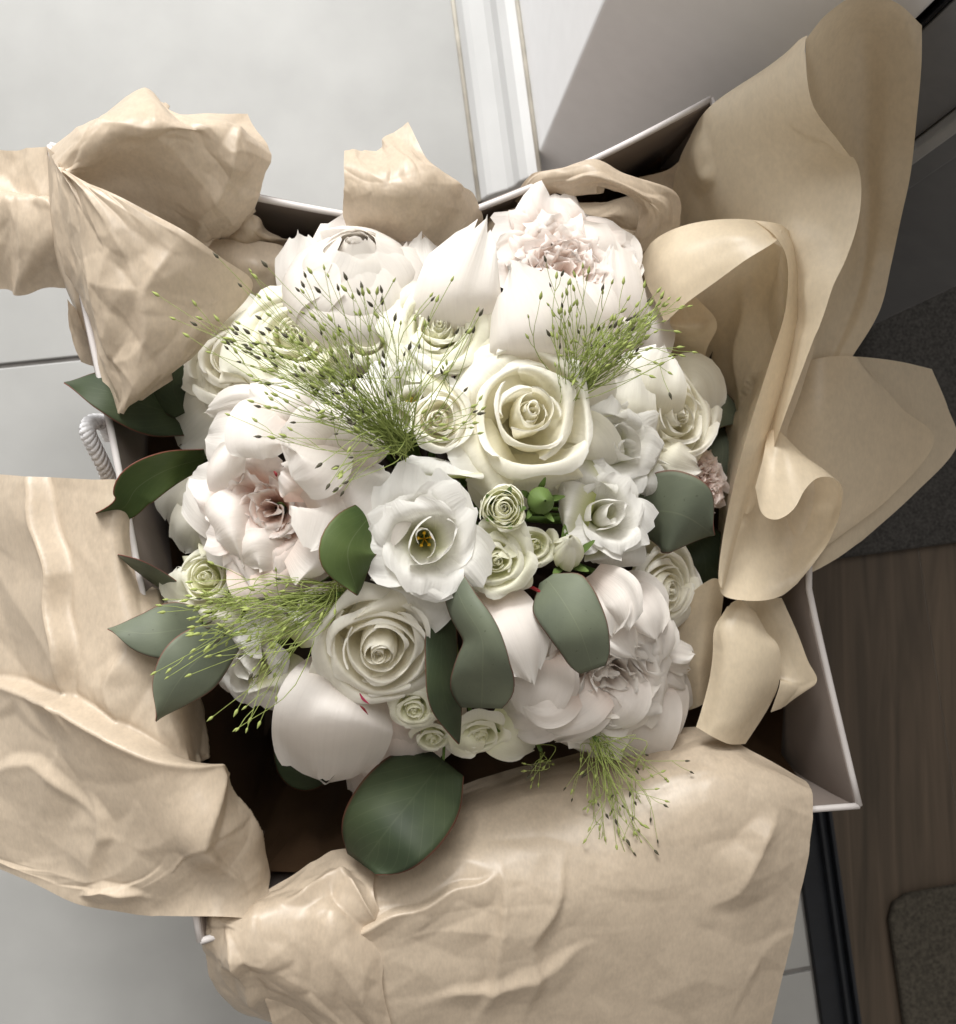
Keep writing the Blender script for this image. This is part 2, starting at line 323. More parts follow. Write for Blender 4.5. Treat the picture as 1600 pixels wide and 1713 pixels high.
def ruffle(th, fr, R, mat, n=40, seed=0, jag=.04, ruf=.085, spread=1.25, hgt=.6, wd=.42, cup=.5, mat2=None, hollow=0.0):
    rng = random.Random(seed)
    for i in range(n):
        f = (i + .5) / n; az = i * 2.3999 + rng.uniform(-.5, .5)
        rc = .06 + .66 * f ** .75 * rng.uniform(.88, 1.1); lean = .06 + .30 * f ** 1.5; top = hgt * (math.cos(f * spread) * (1 - hollow * (1 - f)) + rng.uniform(-.12, .12))
        prof = [(rc * .45, -.75), (rc * .80, -.30), (rc + lean * .35, top * .45), (rc + lean * .85, top * .92), (rc + lean * (1.2 + .6 * f), top - .10 * f)]
        grid_obj('petal', rpetal(fr, az, prof, R, wd * rng.uniform(.7, 1.15) * (.7 + .5 * f), k=rng.uniform(.9, 1.8), spiral=rng.uniform(-.3, .3), ruf=ruf * rng.uniform(.6, 1.3), jag=jag, edge=.16, seed=seed * 131 + i, rf=1.25, nu=15, nv=11), M[mat2 if (mat2 and f < .5) else mat], th)
def lisianthus(th, fr, R, mat='lisi', seed=0, n=9, depth=.75, flare=.38, stam=True):
    for i in range(n):
        f = i / (n - 1); az = i * 2.3999 + seed * 1.3; inner = 1 - f
        ro = (.16 + .11 * i) if i < 3 else .40 + .30 * f; tp = .24 if i < 3 else .18 - .13 * f
        if i < 3:
            prof = [(.06, -depth), (.16 + .08 * i, -depth * .55), (ro * 1.05, -.12), (ro * 1.02, tp - .08), (ro * .98, tp)]
            grid_obj('petal', rpetal(fr, az, prof, R, .42 + .08 * i, k=1.0, spiral=.22, ruf=.03, edge=.22, seed=seed * 57 + i, nu=17, nv=13), M[mat], th); continue
        prof = [(.06, -depth), (.16 + .10 * f, -depth * .62), (ro * .78, -.18), (ro, tp - .06), (ro + flare * (.25 + .75 * f), tp - .02 - .13 * f)]
        grid_obj('petal', rpetal(fr, az, prof, R, .60 + .22 * f, k=1.15 + .5 * f, spiral=.13, ruf=.024 + .06 * f, jag=.014, edge=.10, seed=seed * 57 + i, nu=15, nv=13, rf=1.2), M[mat], th)
    if stam:
        c, X, Y, Nn = fr
        for j in range(5):
            a = j * 1.257 + .4; p0 = c - Nn * R * depth * .8; p1 = c + R * (.10 * (math.cos(a) * X + math.sin(a) * Y) - .33 * Nn)
            tube_obj('stamen', crv([p0, (p0 + p1) / 2, p1 - Nn * .0015, p1], np.linspace(0, 1, 8)), [.0003] * 5 + [.0007, .0009, .0004], M['stamen'], th)
def sepals(th, fr, R, n=5, L=1.0, out=.6, seed=0, base=-.55):
    for i in range(n):
        az = i * 6.283 / n + seed
        prof = [(.12, base - .25), (.42, base), (.50 + out * .25, base + .28 * L), (.55 + out * .55, base + .50 * L)]
        c, X, Y, Nn = fr
        S = rpetal(fr, az, prof, R, .2, k=1, edge=.85, seed=seed * 10 + i, nu=7, nv=8)
        grid_obj('sepal', S, M['sepal'], th)
def flower(name, x, y, dz, label, cat, group=None, stemr=.0024):
    c = P(x, y, float(dome(x, y)) + dz * .001); th = thing(name, tuple(c), label, cat, group); stem(th, np.array(c) - np.array([0, 0, .01]), stemr); return th
#---SECTIONS---

# ================================================================== the setting
def unit(v): v = np.asarray(v, float); return v / np.linalg.norm(v)
A0 = P(887, 292, 0); A1 = P(848, 0, 0); E1 = unit(A1 - A0); E2 = np.array([E1[1], -E1[0], 0])     # E1 along the skirting, E2 to the right
L0 = P(800, 310, 0)
def G(a, b, z=0.0): p = L0 + E1 * a + E2 * b; return np.array([p[0], p[1], z])                     # room axes from the skirting's foot
def ab(x, y): p = P(x, y, 0) - L0; return float(p @ E1), float(p @ E2)
RX = ab(1352, 1560)[1]                            # where the tiles stop at the dark rail
ga = ab(60, 606)[0]                               # tile joint seen at the left edge
floor = slab('floor', [G(-2.2, -2.2), G(2.0, -2.2), G(2.0, 2.2), G(-2.2, 2.2)], -.05, -.0035, M['grout']); finish(floor, kind='structure')
bx = [-1.23, -.62, .0, RX]; TS = .60
for i in range(3):
    for j in range(4):
        a0 = ga - 1.2 + j * TS + .002; a1 = a0 + TS - .004; b0 = bx[i] + .0018; b1 = bx[i + 1] - .0018
        bevel_tile = slab('tile', [G(a0, b0), G(a1, b0), G(a1, b1), G(a0, b1)], -.012, 0.0, M['tile'], floor, .0009)
wf = slab('wood_floor', [G(-1.6, RX + .036), G(.6, RX + .036), G(.6, 2.0), G(-1.6, 2.0)], -.03, -.0105, M['black']); finish(wf, kind='structure')
for i in range(6):
    b0 = RX + .037 + i * .118
    for j, (s0, s1) in enumerate([(-1.5, -.98 + .03 * (i % 3)), (-.98 + .03 * (i % 3), .55)]):
        slab('plank', [G(s0 + .0006, b0), G(s1 - .0006, b0), G(s1 - .0006, b0 + .1177), G(s0 + .0006, b0 + .1177)], -.0104, -.003, M['wood' if (i + j) % 2 else 'wood2'], wf, .0004)
rail = thing('door_rail', tuple(G(-.6, RX + .025)), 'dark metal sliding door rail on the floor between tiles and wood', 'rail')
slab('rail_base', [G(-1.5, RX + .001), G(.0, RX + .001), G(.0, RX + .036), G(-1.5, RX + .036)], -.004, .004, M['black'], rail, .001)
slab('rail_ridge', [G(-1.5, RX + .020), G(.0, RX + .020), G(.0, RX + .023), G(-1.5, RX + .023)], .004, .012, M['black'], rail, .001)
slab('rail_ridge', [G(-1.5, RX + .029), G(.0, RX + .029), G(.0, RX + .032), G(-1.5, RX + .032)], .004, .012, M['black'], rail, .001)
m1 = ab(1500, 921); m1b = ab(1430, 600)
dm = slab('door_mat', [G(m1[0], RX + .06), G(m1[0] + .42, RX + .06), G(m1[0] + .42, RX + .75), G(m1[0], RX + .75)], -.0028, .006, M['mat'], None, .002)
finish(dm, 'dark charcoal door mat on the wood floor beyond the bag', 'door mat')
m2 = ab(1480, 1500)
ring = []
for cx, cy, a in [(m2[0] - .02, m2[1] + .02, 90), (m2[0] - .02, m2[1] + .55, 0), (m2[0] - .6, m2[1] + .55, 270), (m2[0] - .6, m2[1] + .02, 180)]:
    for k in range(5):
        an = math.radians(a + 90 - k * 22.5 - 0); ring.append(G(cx + .02 * math.cos(an - math.pi / 2), cy + .02 * math.sin(an - math.pi / 2) * -1))
ring = [G(m2[0], m2[1] + .02), G(m2[0], m2[1] + .5), G(m2[0] - .6, m2[1] + .5), G(m2[0] - .6, m2[1]), G(m2[0] - .02, m2[1]), G(m2[0] - .006, m2[1] + .006)]
fm = slab('floor_mat', ring, -.0028, .005, solid_mat('mat_olive', (.052, .046, .036), rough=.95, noise=.2, scale=300, bump=.5), None, .003)
finish(fm, 'flat grey green floor mat on the wood in the dark corner', 'floor mat')
# skirting board along the wall, with its caulk lines
sk = thing('skirting_board', tuple(G(.3, .02)), 'white skirting board with a rounded top along the white wall', 'skirting board')
wb = ab(848, 0)[1] * .5 + ab(887, 292)[1] * .5    # wall plane
prof = [(0.0005, 0.0), (.001, .003), (.005, .012), (.0095, .016), (.014, .019), (wb * .45, .024), (wb * .55, .030), (wb * .62, .040), (wb * .75, .046), (wb - .0004, .048), (wb - .0004, 0.0)]
a0, a1 = ab(887, 292)[0] - .02, ab(848, 0)[0] + .5
v = [tuple(G(a, b, z)) for a in (a0, a1) for b, z in prof]; n = len(prof)
f = [tuple(range(n)), tuple(range(n, 2 * n))[::-1]] + [(i, n + i, n + (i + 1) % n, (i + 1) % n) for i in range(n)]
bevel(link_mesh('board', v, f, M['skirt'], sk, smooth=False), .0015)
tube_obj('caulk_bead', [G(a0, -.001, .0006), G((a0 + a1) / 2, -.0006, .0006), G(a1, -.001, .0006)], .0020, M['caulk'], sk, 8)
tube_obj('caulk_bead', [G(a0, wb - .002, .0475), G((a0 + a1) / 2, wb - .0015, .0475), G(a1, wb - .002, .0475)], .0020, M['caulk'], sk, 8)
# wall corner, the splayed door frame and its steps
wz = 1.5
B = P(1415, 576, 0)
def along(t, off=0.0): p = A0 + (B - A0) * t; nrm = unit(np.array([(B - A0)[1], -(B - A0)[0], 0])); return p + nrm * off   # off > 0: towards the bag
def wallpoly(name, pts, mat, z1=wz, parent=None, bev=.002): return slab(name, pts, 0.0, z1, mat, parent, bev)
def tpx(x, y):                                    # where the upright seen at that pixel stands along the frame
    a = np.array([[x - 610.0, -(1415 - 887)], [y - 940.0, -(576 - 292)]]); return float(np.linalg.solve(a, np.array([887 - 610.0, 292 - 940.0]))[1])
far = A0 + E1 * 1.0
T0, T1, T2, T3 = tpx(1540, 30), tpx(1528, 238), tpx(1600, 208), tpx(1600, 262)
wl = wallpoly('wall', [far, A0, along(T0 - .01), along(T0 - .01, -.25), far + E2 * .5], M['white']); finish(wl, kind='structure')
df = thing('door_frame', tuple(along(.9)), 'shade greyed white stepped door frame beside the dark doorway', 'door frame')
def fr_piece(name, ta, tb, off, mat): return wallpoly(name, [along(ta, off), along(tb, off), along(tb, -.06), along(ta, -.06)], M[mat], wz, df, .0015)
fr_piece('frame_gasket', T0 - .007, T0 + .003, -.010, 'black'); fr_piece('frame_gasket', T0 + .006, T0 + .012, -.004, 'black')
fr_piece('frame_panel', T0 + .015, T1 - .003, -.004, 'jamb'); fr_piece('frame_bead', T1, T2, .006, 'bead')
fr_piece('frame_step', T2 + .002, T3, -.002, 'jamb'); fr_piece('frame_post', T3 + .002, 1.0, -.008, 'jamb')

# ================================================================== the gift bag
RZ = .300
rim = [P(84, 243, RZ), P(715, 381, RZ), P(1190, 165, RZ), P(1438, 1348, RZ), P(900, 1425, .272), P(335, 1575, RZ)]
cen = sum(rim) / 6
base = [cen + (p - cen) * .80 for p in rim]
base[1] = (base[0] + base[2]) / 2; base[4] = (base[3] + base[5]) / 2
bag = thing('gift_bag', (cen[0], cen[1], 0.001), 'open white paper gift bag holding the bouquet and tissue', 'gift bag')
def bowsign(nr): return 1.0 if nr[0] > 0 else -1.0
def panel(name, i, j):
    p, q = rim[i], rim[j]; bp, bq = base[i].copy(), base[j].copy(); bp[2] = bq[2] = .002
    up = np.linspace(0, 1, 14); al = np.linspace(0, 1, 16)
    U, A = np.meshgrid(up, al, indexing='ij'); U = U[..., None]; A = A[..., None]
    g = (bp * (1 - A) + bq * A) * (1 - U) + (p * (1 - A) + q * A) * U
    nr = unit(np.cross(q - p, np.array([0, 0, 1.0])))
    if (i, j) == (2, 3): g = g + nr * .026 * np.sin(np.pi * np.clip(A / .70, 0, 1)) ** 1.1 * U ** 2 * bowsign(nr)
    g = g + nr * (.004 * np.sin(A * 3.14) * U ** 2 + .0015 * np.sin(U * 9 + A * 4 + i))
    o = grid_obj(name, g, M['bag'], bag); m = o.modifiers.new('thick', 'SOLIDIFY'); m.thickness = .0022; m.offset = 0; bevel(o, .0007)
    return o
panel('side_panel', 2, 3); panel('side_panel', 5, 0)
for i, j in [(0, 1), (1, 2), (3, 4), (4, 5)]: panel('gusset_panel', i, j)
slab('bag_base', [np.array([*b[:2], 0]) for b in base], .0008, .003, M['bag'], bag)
for i, j in [(2, 3), (0, 1), (1, 2), (3, 4), (4, 5), (5, 0)]:
    A = np.linspace(0, 1, 24)[:, None]; nr = unit(np.cross(rim[j] - rim[i], [0, 0, 1.0])); q = rim[i] * (1 - A) + rim[j] * A + nr * .004 * np.sin(A * 3.14)
    if (i, j) == (2, 3): q = q + nr * .026 * np.sin(np.pi * np.clip(A / .70, 0, 1)) ** 1.1 * bowsign(nr)
    tube_obj('rim_fold', q, .0019, M['rim'], bag, 8)
# twisted rope handle on the left panel
rp = crv([V(182, 800, .255), V(172, 776, .266), V(158, 748, .276), V(147, 724, .282), V(150, 709, .282), V(164, 705, .278), V(176, 712, .266), V(184, 730, .25)], np.linspace(0, 1, 70))
hd = tube_obj('rope_handle', rp, .0028, M['rope'], bag, 8)
tg = np.gradient(rp, axis=0); tg /= np.linalg.norm(tg, axis=1, keepdims=True); na = np.cross(tg, [0.2, .3, .9]); na /= np.linalg.norm(na, axis=1, keepdims=True); nb = np.cross(tg, na)
for k in range(4):
    a = np.linspace(0, 36, 70) + k * 1.571
    tube_obj('strand', rp + .0026 * (np.cos(a)[:, None] * na + np.sin(a)[:, None] * nb), .0021, M['rope'], hd, 6)

# ================================================================== tissue paper
def facet(U, Vv, n, seed, jit=.42):
    """piecewise-flat random height field: the facets of crumpled paper"""
    rng = np.random.RandomState(seed); k = max(2, int(math.sqrt(n)))
    gx, gy = np.meshgrid(np.linspace(-.15, 1.15, k + 1), np.linspace(-.15, 1.15, k + 1))
    st = 1.3 / k
    p = np.stack([gx.ravel(), gy.ravel()], 1) + rng.uniform(-jit, jit, ((k + 1) ** 2, 2)) * st
    p = np.concatenate([p, [[-2, -2], [3, -2], [3, 3], [-2, 3]]]); h = np.concatenate([rng.uniform(-1, 1, (k + 1) ** 2), [0, 0, 0, 0]])
    vo, _, fa, ov, _, _ = delaunay_2d_cdt([Vector(a) for a in p], [], [], 0, 1e-6)
    pv = np.array([tuple(a) for a in vo]); hv = np.array([h[o[0]] for o in ov])
    out = np.zeros_like(U); x, y = U, Vv
    for t in fa:
        a, b, c = pv[list(t)]
        d = (b[1] - c[1]) * (a[0] - c[0]) + (c[0] - b[0]) * (a[1] - c[1])
        if abs(d) < 1e-12: continue
        l1 = ((b[1] - c[1]) * (x - c[0]) + (c[0] - b[0]) * (y - c[1])) / d; l2 = ((c[1] - a[1]) * (x - c[0]) + (a[0] - c[0]) * (y - c[1])) / d
        l3 = 1 - l1 - l2; k_ = (l1 >= -1e-6) & (l2 >= -1e-6) & (l3 >= -1e-6)
        out[k_] = (l1 * hv[t[0]] + l2 * hv[t[1]] + l3 * hv[t[2]])[k_]
    return out
def seg_dist(X, Y, pts, arc=False):
    best = np.full(X.shape, 1e9); sgn = np.zeros(X.shape); fr_ = np.zeros(X.shape); n = len(pts) - 1
    for m, ((x0, y0), (x1, y1)) in enumerate(zip(pts[:-1], pts[1:])):
        dx, dy = x1 - x0, y1 - y0; t = np.clip(((X - x0) * dx + (Y - y0) * dy) / (dx * dx + dy * dy), 0, 1)
        ex, ey = X - x0 - t * dx, Y - y0 - t * dy; d = np.hypot(ex, ey); c = np.sign(dx * ey - dy * ex)
        k = d < best; best[k] = d[k]; sgn[k] = c[k]; fr_[k] = ((m + t) / n)[k]
    return (best, sgn, fr_) if arc else (best, sgn)
def patch(name, rows, mat, parent, n1=(0, 0), n2=(0, 0), creases=(), res=(60, 60), seed=0, calm=None, smooth=1, n3=(0, 0), rimlift=False, crisp=0.7):
    """rows of (px, py, mm above the floor); n1, n2 = (facets, mm); creases = (points, mm, width one side px, width other side px)"""
    rows = [np.asarray(r, float) for r in rows]; u = np.linspace(0, 1, res[1]); v = np.linspace(0, 1, res[0])
    Rr = np.stack([crv(r, u) for r in rows])                       # rows x nu x 3
    g = np.stack([crv(Rr[:, i], v) for i in range(res[1])], 1)      # nv x nu x 3
    Vv, U = np.meshgrid(v, u, indexing='ij')
    d = np.zeros_like(U)
    for (nn, am), sd in ((n1, 11), (n2, 23), (n3, 37)):
        if nn:
            w = 0.0 if nn < 60 else .012
            d += am * facet(U + w * np.sin(Vv * 31 + sd), Vv + w * np.sin(U * 27), nn, seed * 3 + sd)
    if calm is not None: d *= calm(U, Vv)
    for pts, am, wa, wb_ in creases:
        wob = 5 * np.sin(g[..., 1] * .045 + seed) + 4 * np.sin(g[..., 0] * .06 + seed * 2)
        di, sg, fa_ = seg_dist(g[..., 0] + wob, g[..., 1] + .7 * wob, pts, True); tp = np.clip(np.minimum(fa_, 1 - fa_) / .38, 0, 1); tp = tp * tp * (3 - 2 * tp)
        wd = np.where(sg > 0, wa, wb_) * (.35 + .65 * tp)
        d += am * tp * np.clip(1 - di / wd, 0, 1) ** 1.25
    b = d.copy()
    for _ in range(max(4, res[0] // 14)):
        q = np.pad(b, 1, mode='edge'); b = (q[1:-1, 1:-1] * 2 + q[:-2, 1:-1] + q[2:, 1:-1] + q[1:-1, :-2] + q[1:-1, 2:]) / 6
    d = d + crisp * (d - b)
    for _ in range(smooth):
        q = np.pad(d, 1, mode='edge'); d = (q[1:-1, 1:-1] * 2 + q[:-2, 1:-1] + q[2:, 1:-1] + q[1:-1, :-2] + q[1:-1, 2:]) / 6
    rx = [(84, 243), (715, 381), (1190, 165), (1438, 1348)]; di, _ = seg_dist(g[..., 0], g[..., 1], rx); di2, _ = seg_dist(g[..., 0], g[..., 1], [(335, 1575), (84, 243)])
    if rimlift: zl = 310 - np.maximum(0, np.minimum(di, di2) - 14) * 1.1; q = (g[..., 2] - zl) / 8; g[..., 2] = np.where(q > 20, g[..., 2], zl + 8 * np.log1p(np.exp(np.clip(q, -30, 20))))
    p = P(g[..., 0], g[..., 1], g[..., 2] * .001)
    du = np.gradient(p, axis=1); dv = np.gradient(p, axis=0); nr = np.cross(du, dv); nr /= np.linalg.norm(nr, axis=-1, keepdims=True) + 1e-12
    nr = np.where(nr[..., 2:] < 0, -nr, nr)
    p = p + nr * d[..., None] * .001
    return grid_obj(name, p, mat, parent)
def sheet(label, x, y, z, group='sheets of kraft tissue paper'):
    return thing('tissue_sheet', tuple(P(x, y, z)), label, 'tissue paper', group)
K = M['paper']; KL = M['paperlite']

# left sheet over the rim
t = sheet('wide creased kraft tissue sheet draped over the rope handle side of the bag', 150, 1150, .30)
patch('fold', [
 [(-90, 788, 225), (60, 797, 282), (150, 802, 304), (205, 806, 303), (240, 840, 262), (262, 880, 215)],
 [(-90, 950, 225), (60, 950, 278), (160, 955, 307), (215, 960, 304), (252, 965, 255), (285, 985, 200)],
 [(-90, 1130, 222), (70, 1130, 283), (190, 1130, 312), (268, 1120, 308), (325, 1150, 260), (352, 1165, 205)],
 [(-90, 1290, 220), (80, 1300, 288), (210, 1310, 314), (305, 1290, 314), (350, 1310, 275), (368, 1330, 225)],
 [(-90, 1400, 212), (90, 1440, 276), (230, 1455, 305), (330, 1420, 318), (400, 1400, 300), (438, 1440, 270)],
 [(-90, 1425, 205), (30, 1468, 255), (130, 1512, 282), (250, 1532, 296), (345, 1533, 312), (457, 1532, 305)]], K, t,
 (30, 4.4), (150, 1.4), [([(-250, 1080), (-20, 1140), (130, 1180), (230, 1240), (320, 1300), (400, 1370), (450, 1470), (470, 1520)], 15, 150, 16), ([(30, 700), (60, 800), (110, 960), (128, 1130), (140, 1240)], 11, 110, 16), ([(265, 900), (250, 1010), (262, 1130)], 5, 16, 50), ([(-40, 1300), (60, 1280), (170, 1370)], 3.5, 70, 22),
 ([(215, 1060), (190, 1150), (205, 1240)], 5, 30, 70), ([(300, 1240), (330, 1330), (345, 1420), (420, 1500)], 6, 40, 14), ([(130, 1500), (170, 1480), (260, 1500)], 4, 25, 12), ([(340, 1180), (352, 1260), (362, 1330)], 5, 14, 30), ([(150, 1320), (170, 1400), (150, 1500)], 4, 60, 20)], (200, 200), 0, n3=(420, .28))
# bottom sheet
t = sheet('broad satiny kraft tissue sheet hanging over the lower rim under the bouquet', 850, 1550, .29)
patch('fold', [
 [(470, 1475, 225), (600, 1405, 215), (740, 1330, 215), (860, 1285, 225), (1000, 1255, 240), (1170, 1218, 262), (1260, 1255, 285), (1350, 1306, 296)],
 [(420, 1510, 275), (580, 1450, 272), (735, 1385, 275), (860, 1345, 282), (1000, 1325, 290), (1160, 1300, 303), (1270, 1310, 309), (1358, 1334, 308)],
 [(420, 1580, 298), (570, 1530, 304), (730, 1490, 309), (860, 1470, 312), (1000, 1460, 313), (1150, 1440, 313), (1260, 1430, 312), (1350, 1430, 306)],
 [(440, 1660, 294), (580, 1625, 304), (730, 1600, 309), (860, 1590, 309), (1000, 1585, 308), (1140, 1580, 305), (1240, 1580, 302), (1325, 1580, 294)],
 [(470, 1760, 280), (600, 1760, 288), (740, 1760, 290), (870, 1760, 288), (1000, 1760, 286), (1120, 1760, 282), (1210, 1760, 278), (1285, 1760, 268)]], K, t,
 (34, 3.4), (170, 1.3), [([(540, 1590), (700, 1515), (850, 1455)], 6, 60, 14), ([(838, 1440), (844, 1560), (790, 1740)], 4, 20, 70), ([(700, 1670), (860, 1640), (1020, 1570)], 3, 44, 18), ([(880, 1740), (895, 1580), (960, 1420)], 3.5, 16, 60), ([(1300, 1340), (1270, 1430), (1180, 1530)], 7, 50, 60)], (180, 220), 0, n3=(500, .28))
# twisted strip at the bag's lower left corner
t = sheet('narrow twisted kraft tissue strip at the lower left corner of the bag', 450, 1600, .30)
patch('fold', [
 [(325, 1500, 270), (350, 1500, 285), (390, 1500, 292), (440, 1495, 288), (560, 1430, 275), (640, 1420, 265)],
 [(330, 1560, 296), (355, 1550, 305), (400, 1545, 309), (470, 1510, 306), (560, 1470, 300), (625, 1490, 306)],
 [(338, 1605, 285), (375, 1610, 303), (430, 1610, 312), (500, 1590, 315), (560, 1540, 318), (650, 1575, 308)],
 [(370, 1655, 262), (410, 1660, 285), (460, 1665, 305), (520, 1665, 312), (580, 1640, 314), (640, 1650, 306)],
 [(450, 1700, 240), (480, 1712, 260), (520, 1720, 285), (570, 1730, 298), (620, 1730, 298), (660, 1730, 294)],
 [(500, 1760, 225), (520, 1770, 240), (560, 1780, 270), (600, 1790, 280), (640, 1790, 280), (680, 1790, 276)]], K, t,
 (30, 4.0), (110, 2.2), [([(360, 1540), (410, 1640), (470, 1720)], 6, 40, 14), ([(560, 1450), (600, 1500), (645, 1565)], 7, 30, 20), ([(470, 1520), (540, 1480), (600, 1450)], 6, 22, 18)], (130, 130), 3, n3=(300, .6))

# top left hood, its flap and the piece at the frame's edge
t = sheet('crumpled kraft tissue hood with a long pointed flap at the upper left corner', 250, 350, .33)
patch('fold', [
 [(78, 246, 318), (130, 218, 322), (185, 185, 326), (236, 155, 330), (268, 166, 328), (292, 184, 328), (350, 180, 326), (416, 183, 320)],
 [(95, 275, 332), (150, 235, 345), (210, 205, 352), (255, 200, 352), (300, 205, 350), (350, 205, 344), (400, 208, 336), (452, 247, 322)],
 [(108, 290, 338), (150, 275, 340), (200, 255, 345), (255, 245, 346), (310, 240, 344), (350, 250, 340), (400, 260, 334), (445, 290, 320)],
 [(112, 300, 330), (160, 310, 318), (210, 310, 318), (260, 310, 320), (320, 310, 324), (360, 300, 328), (400, 315, 322), (438, 330, 312)],
 [(160, 330, 318), (210, 350, 300), (260, 360, 300), (300, 365, 302), (340, 370, 306), (370, 365, 308), (400, 365, 304), (425, 355, 300)],
 [(250, 390, 290), (280, 395, 285), (310, 400, 285), (335, 402, 285), (355, 404, 285), (375, 402, 285), (400, 392, 285), (412, 378, 285)]], K, t,
 (30, 3.6), (110, 1.3), [([(100, 275), (190, 220), (300, 215)], 3, 30, 30), ([(420, 190), (370, 300), (330, 395)], 4, 30, 40)], (130, 150), 4, n3=(300, .5))
patch('flap', [
 [(78, 246, 322), (95, 272, 338), (108, 285, 343), (125, 292, 344)],
 [(85, 300, 322), (112, 330, 340), (150, 325, 348), (200, 328, 350)],
 [(95, 370, 318), (130, 400, 336), (200, 400, 348), (305, 385, 350)],
 [(112, 440, 312), (150, 470, 332), (230, 470, 345), (370, 430, 338)],
 [(135, 500, 304), (165, 530, 326), (250, 530, 340), (425, 478, 318)],
 [(160, 540, 300), (178, 590, 322), (250, 590, 334), (375, 545, 318)],
 [(172, 600, 302), (185, 640, 318), (240, 640, 326), (320, 606, 315)],
 [(188, 680, 305), (193, 694, 312), (205, 684, 314), (245, 655, 314)]], K, t,
 (26, 3.8), (120, 1.6), [([(130, 310), (180, 420), (190, 560), (195, 690)], 4, 60, 30), ([(305, 385), (240, 500), (230, 640)], 4, 60, 60)], (150, 120), 5, n3=(300, .4))
patch('fold', [
 [(80, 248, 315), (84, 270, 322), (92, 300, 325), (100, 330, 326)],
 [(84, 330, 306), (92, 345, 312), (105, 370, 318), (120, 395, 322)],
 [(92, 400, 298), (108, 420, 302), (125, 450, 310), (142, 480, 316)],
 [(105, 460, 290), (125, 490, 296), (145, 520, 302), (165, 560, 308)],
 [(130, 530, 280), (145, 550, 284), (158, 565, 290), (170, 600, 296)]], K, t, (12, 2), (40, .8), (), (50, 40), 6)
patch('fold', [
 [(112, 500, 300), (128, 520, 290), (150, 540, 270), (175, 560, 240)],
 [(118, 550, 296), (135, 565, 286), (158, 580, 265), (185, 600, 235)],
 [(135, 605, 290), (150, 612, 280), (170, 620, 262), (195, 640, 232)]], K, t, (8, 2), (30, .8), (), (40, 40), 7)
t = sheet('rumpled kraft tissue end reaching the left edge of the frame', 50, 380, .28)
patch('fold', [
 [(-60, 240, 262), (0, 250, 270), (40, 247, 278), (78, 243, 290), (100, 250, 296)],
 [(-60, 300, 262), (0, 310, 272), (40, 318, 280), (80, 330, 292), (110, 330, 296)],
 [(-60, 350, 274), (0, 340, 288), (40, 336, 294), (85, 340, 300), (115, 350, 296)],
 [(-60, 420, 270), (0, 410, 282), (45, 410, 290), (90, 410, 294), (125, 420, 290)],
 [(-60, 490, 255), (0, 486, 262), (40, 489, 268), (80, 480, 272), (125, 486, 275)]], K, t, (20, 4), (80, 2.0), (), (70, 70), 8, n3=(300, .4))
t = sheet('folded kraft tissue between the pointed flap and the upper left peony', 440, 450, .27)
patch('fold', [
 [(330, 400, 278), (380, 402, 286), (430, 402, 288), (475, 408, 285), (500, 425, 275)],
 [(350, 440, 284), (400, 440, 292), (440, 445, 294), (480, 450, 290), (505, 470, 270)],
 [(390, 480, 282), (420, 490, 286), (450, 500, 284), (480, 510, 276), (500, 520, 260)],
 [(420, 530, 270), (440, 540, 270), (460, 550, 265), (480, 560, 255), (495, 565, 245)]], K, t, (14, 2.5), (50, 1), (), (50, 50), 9)
patch('fold', [
 [(395, 360, 290), (410, 355, 296), (425, 362, 296), (440, 385, 286), (470, 395, 280)],
 [(380, 385, 286), (405, 385, 294), (425, 390, 294), (445, 398, 288), (490, 402, 276)],
 [(360, 405, 280), (390, 408, 286), (420, 410, 284), (450, 412, 278), (500, 420, 262)]], K, t, (14, 2.5), (50, 1.2), (), (40, 50), 10)
# top middle
t = sheet('upright kraft tissue corner standing between the two back peonies', 690, 310, .33)
patch('fold', [
 [(577, 250, 322), (603, 253, 318), (632, 243, 316), (641, 226, 316), (683, 204, 318)],
 [(574, 285, 330), (610, 290, 336), (650, 275, 338), (690, 262, 336), (718, 268, 328)],
 [(573, 325, 326), (615, 330, 336), (665, 325, 340), (720, 315, 336), (770, 308, 322)],
 [(576, 365, 312), (625, 370, 322), (680, 370, 326), (740, 360, 322), (797, 328, 308)],
 [(600, 400, 296), (640, 405, 300), (690, 410, 302), (740, 405, 300), (806, 372, 294)],
 [(640, 420, 280), (680, 420, 280), (715, 418, 280), (745, 412, 280), (780, 400, 280)]], K, t, (20, 2.6), (80, 1.0), [([(690, 265), (740, 290), (790, 330)], 3, 30, 20)], (120, 120), 11, n3=(300, .4))
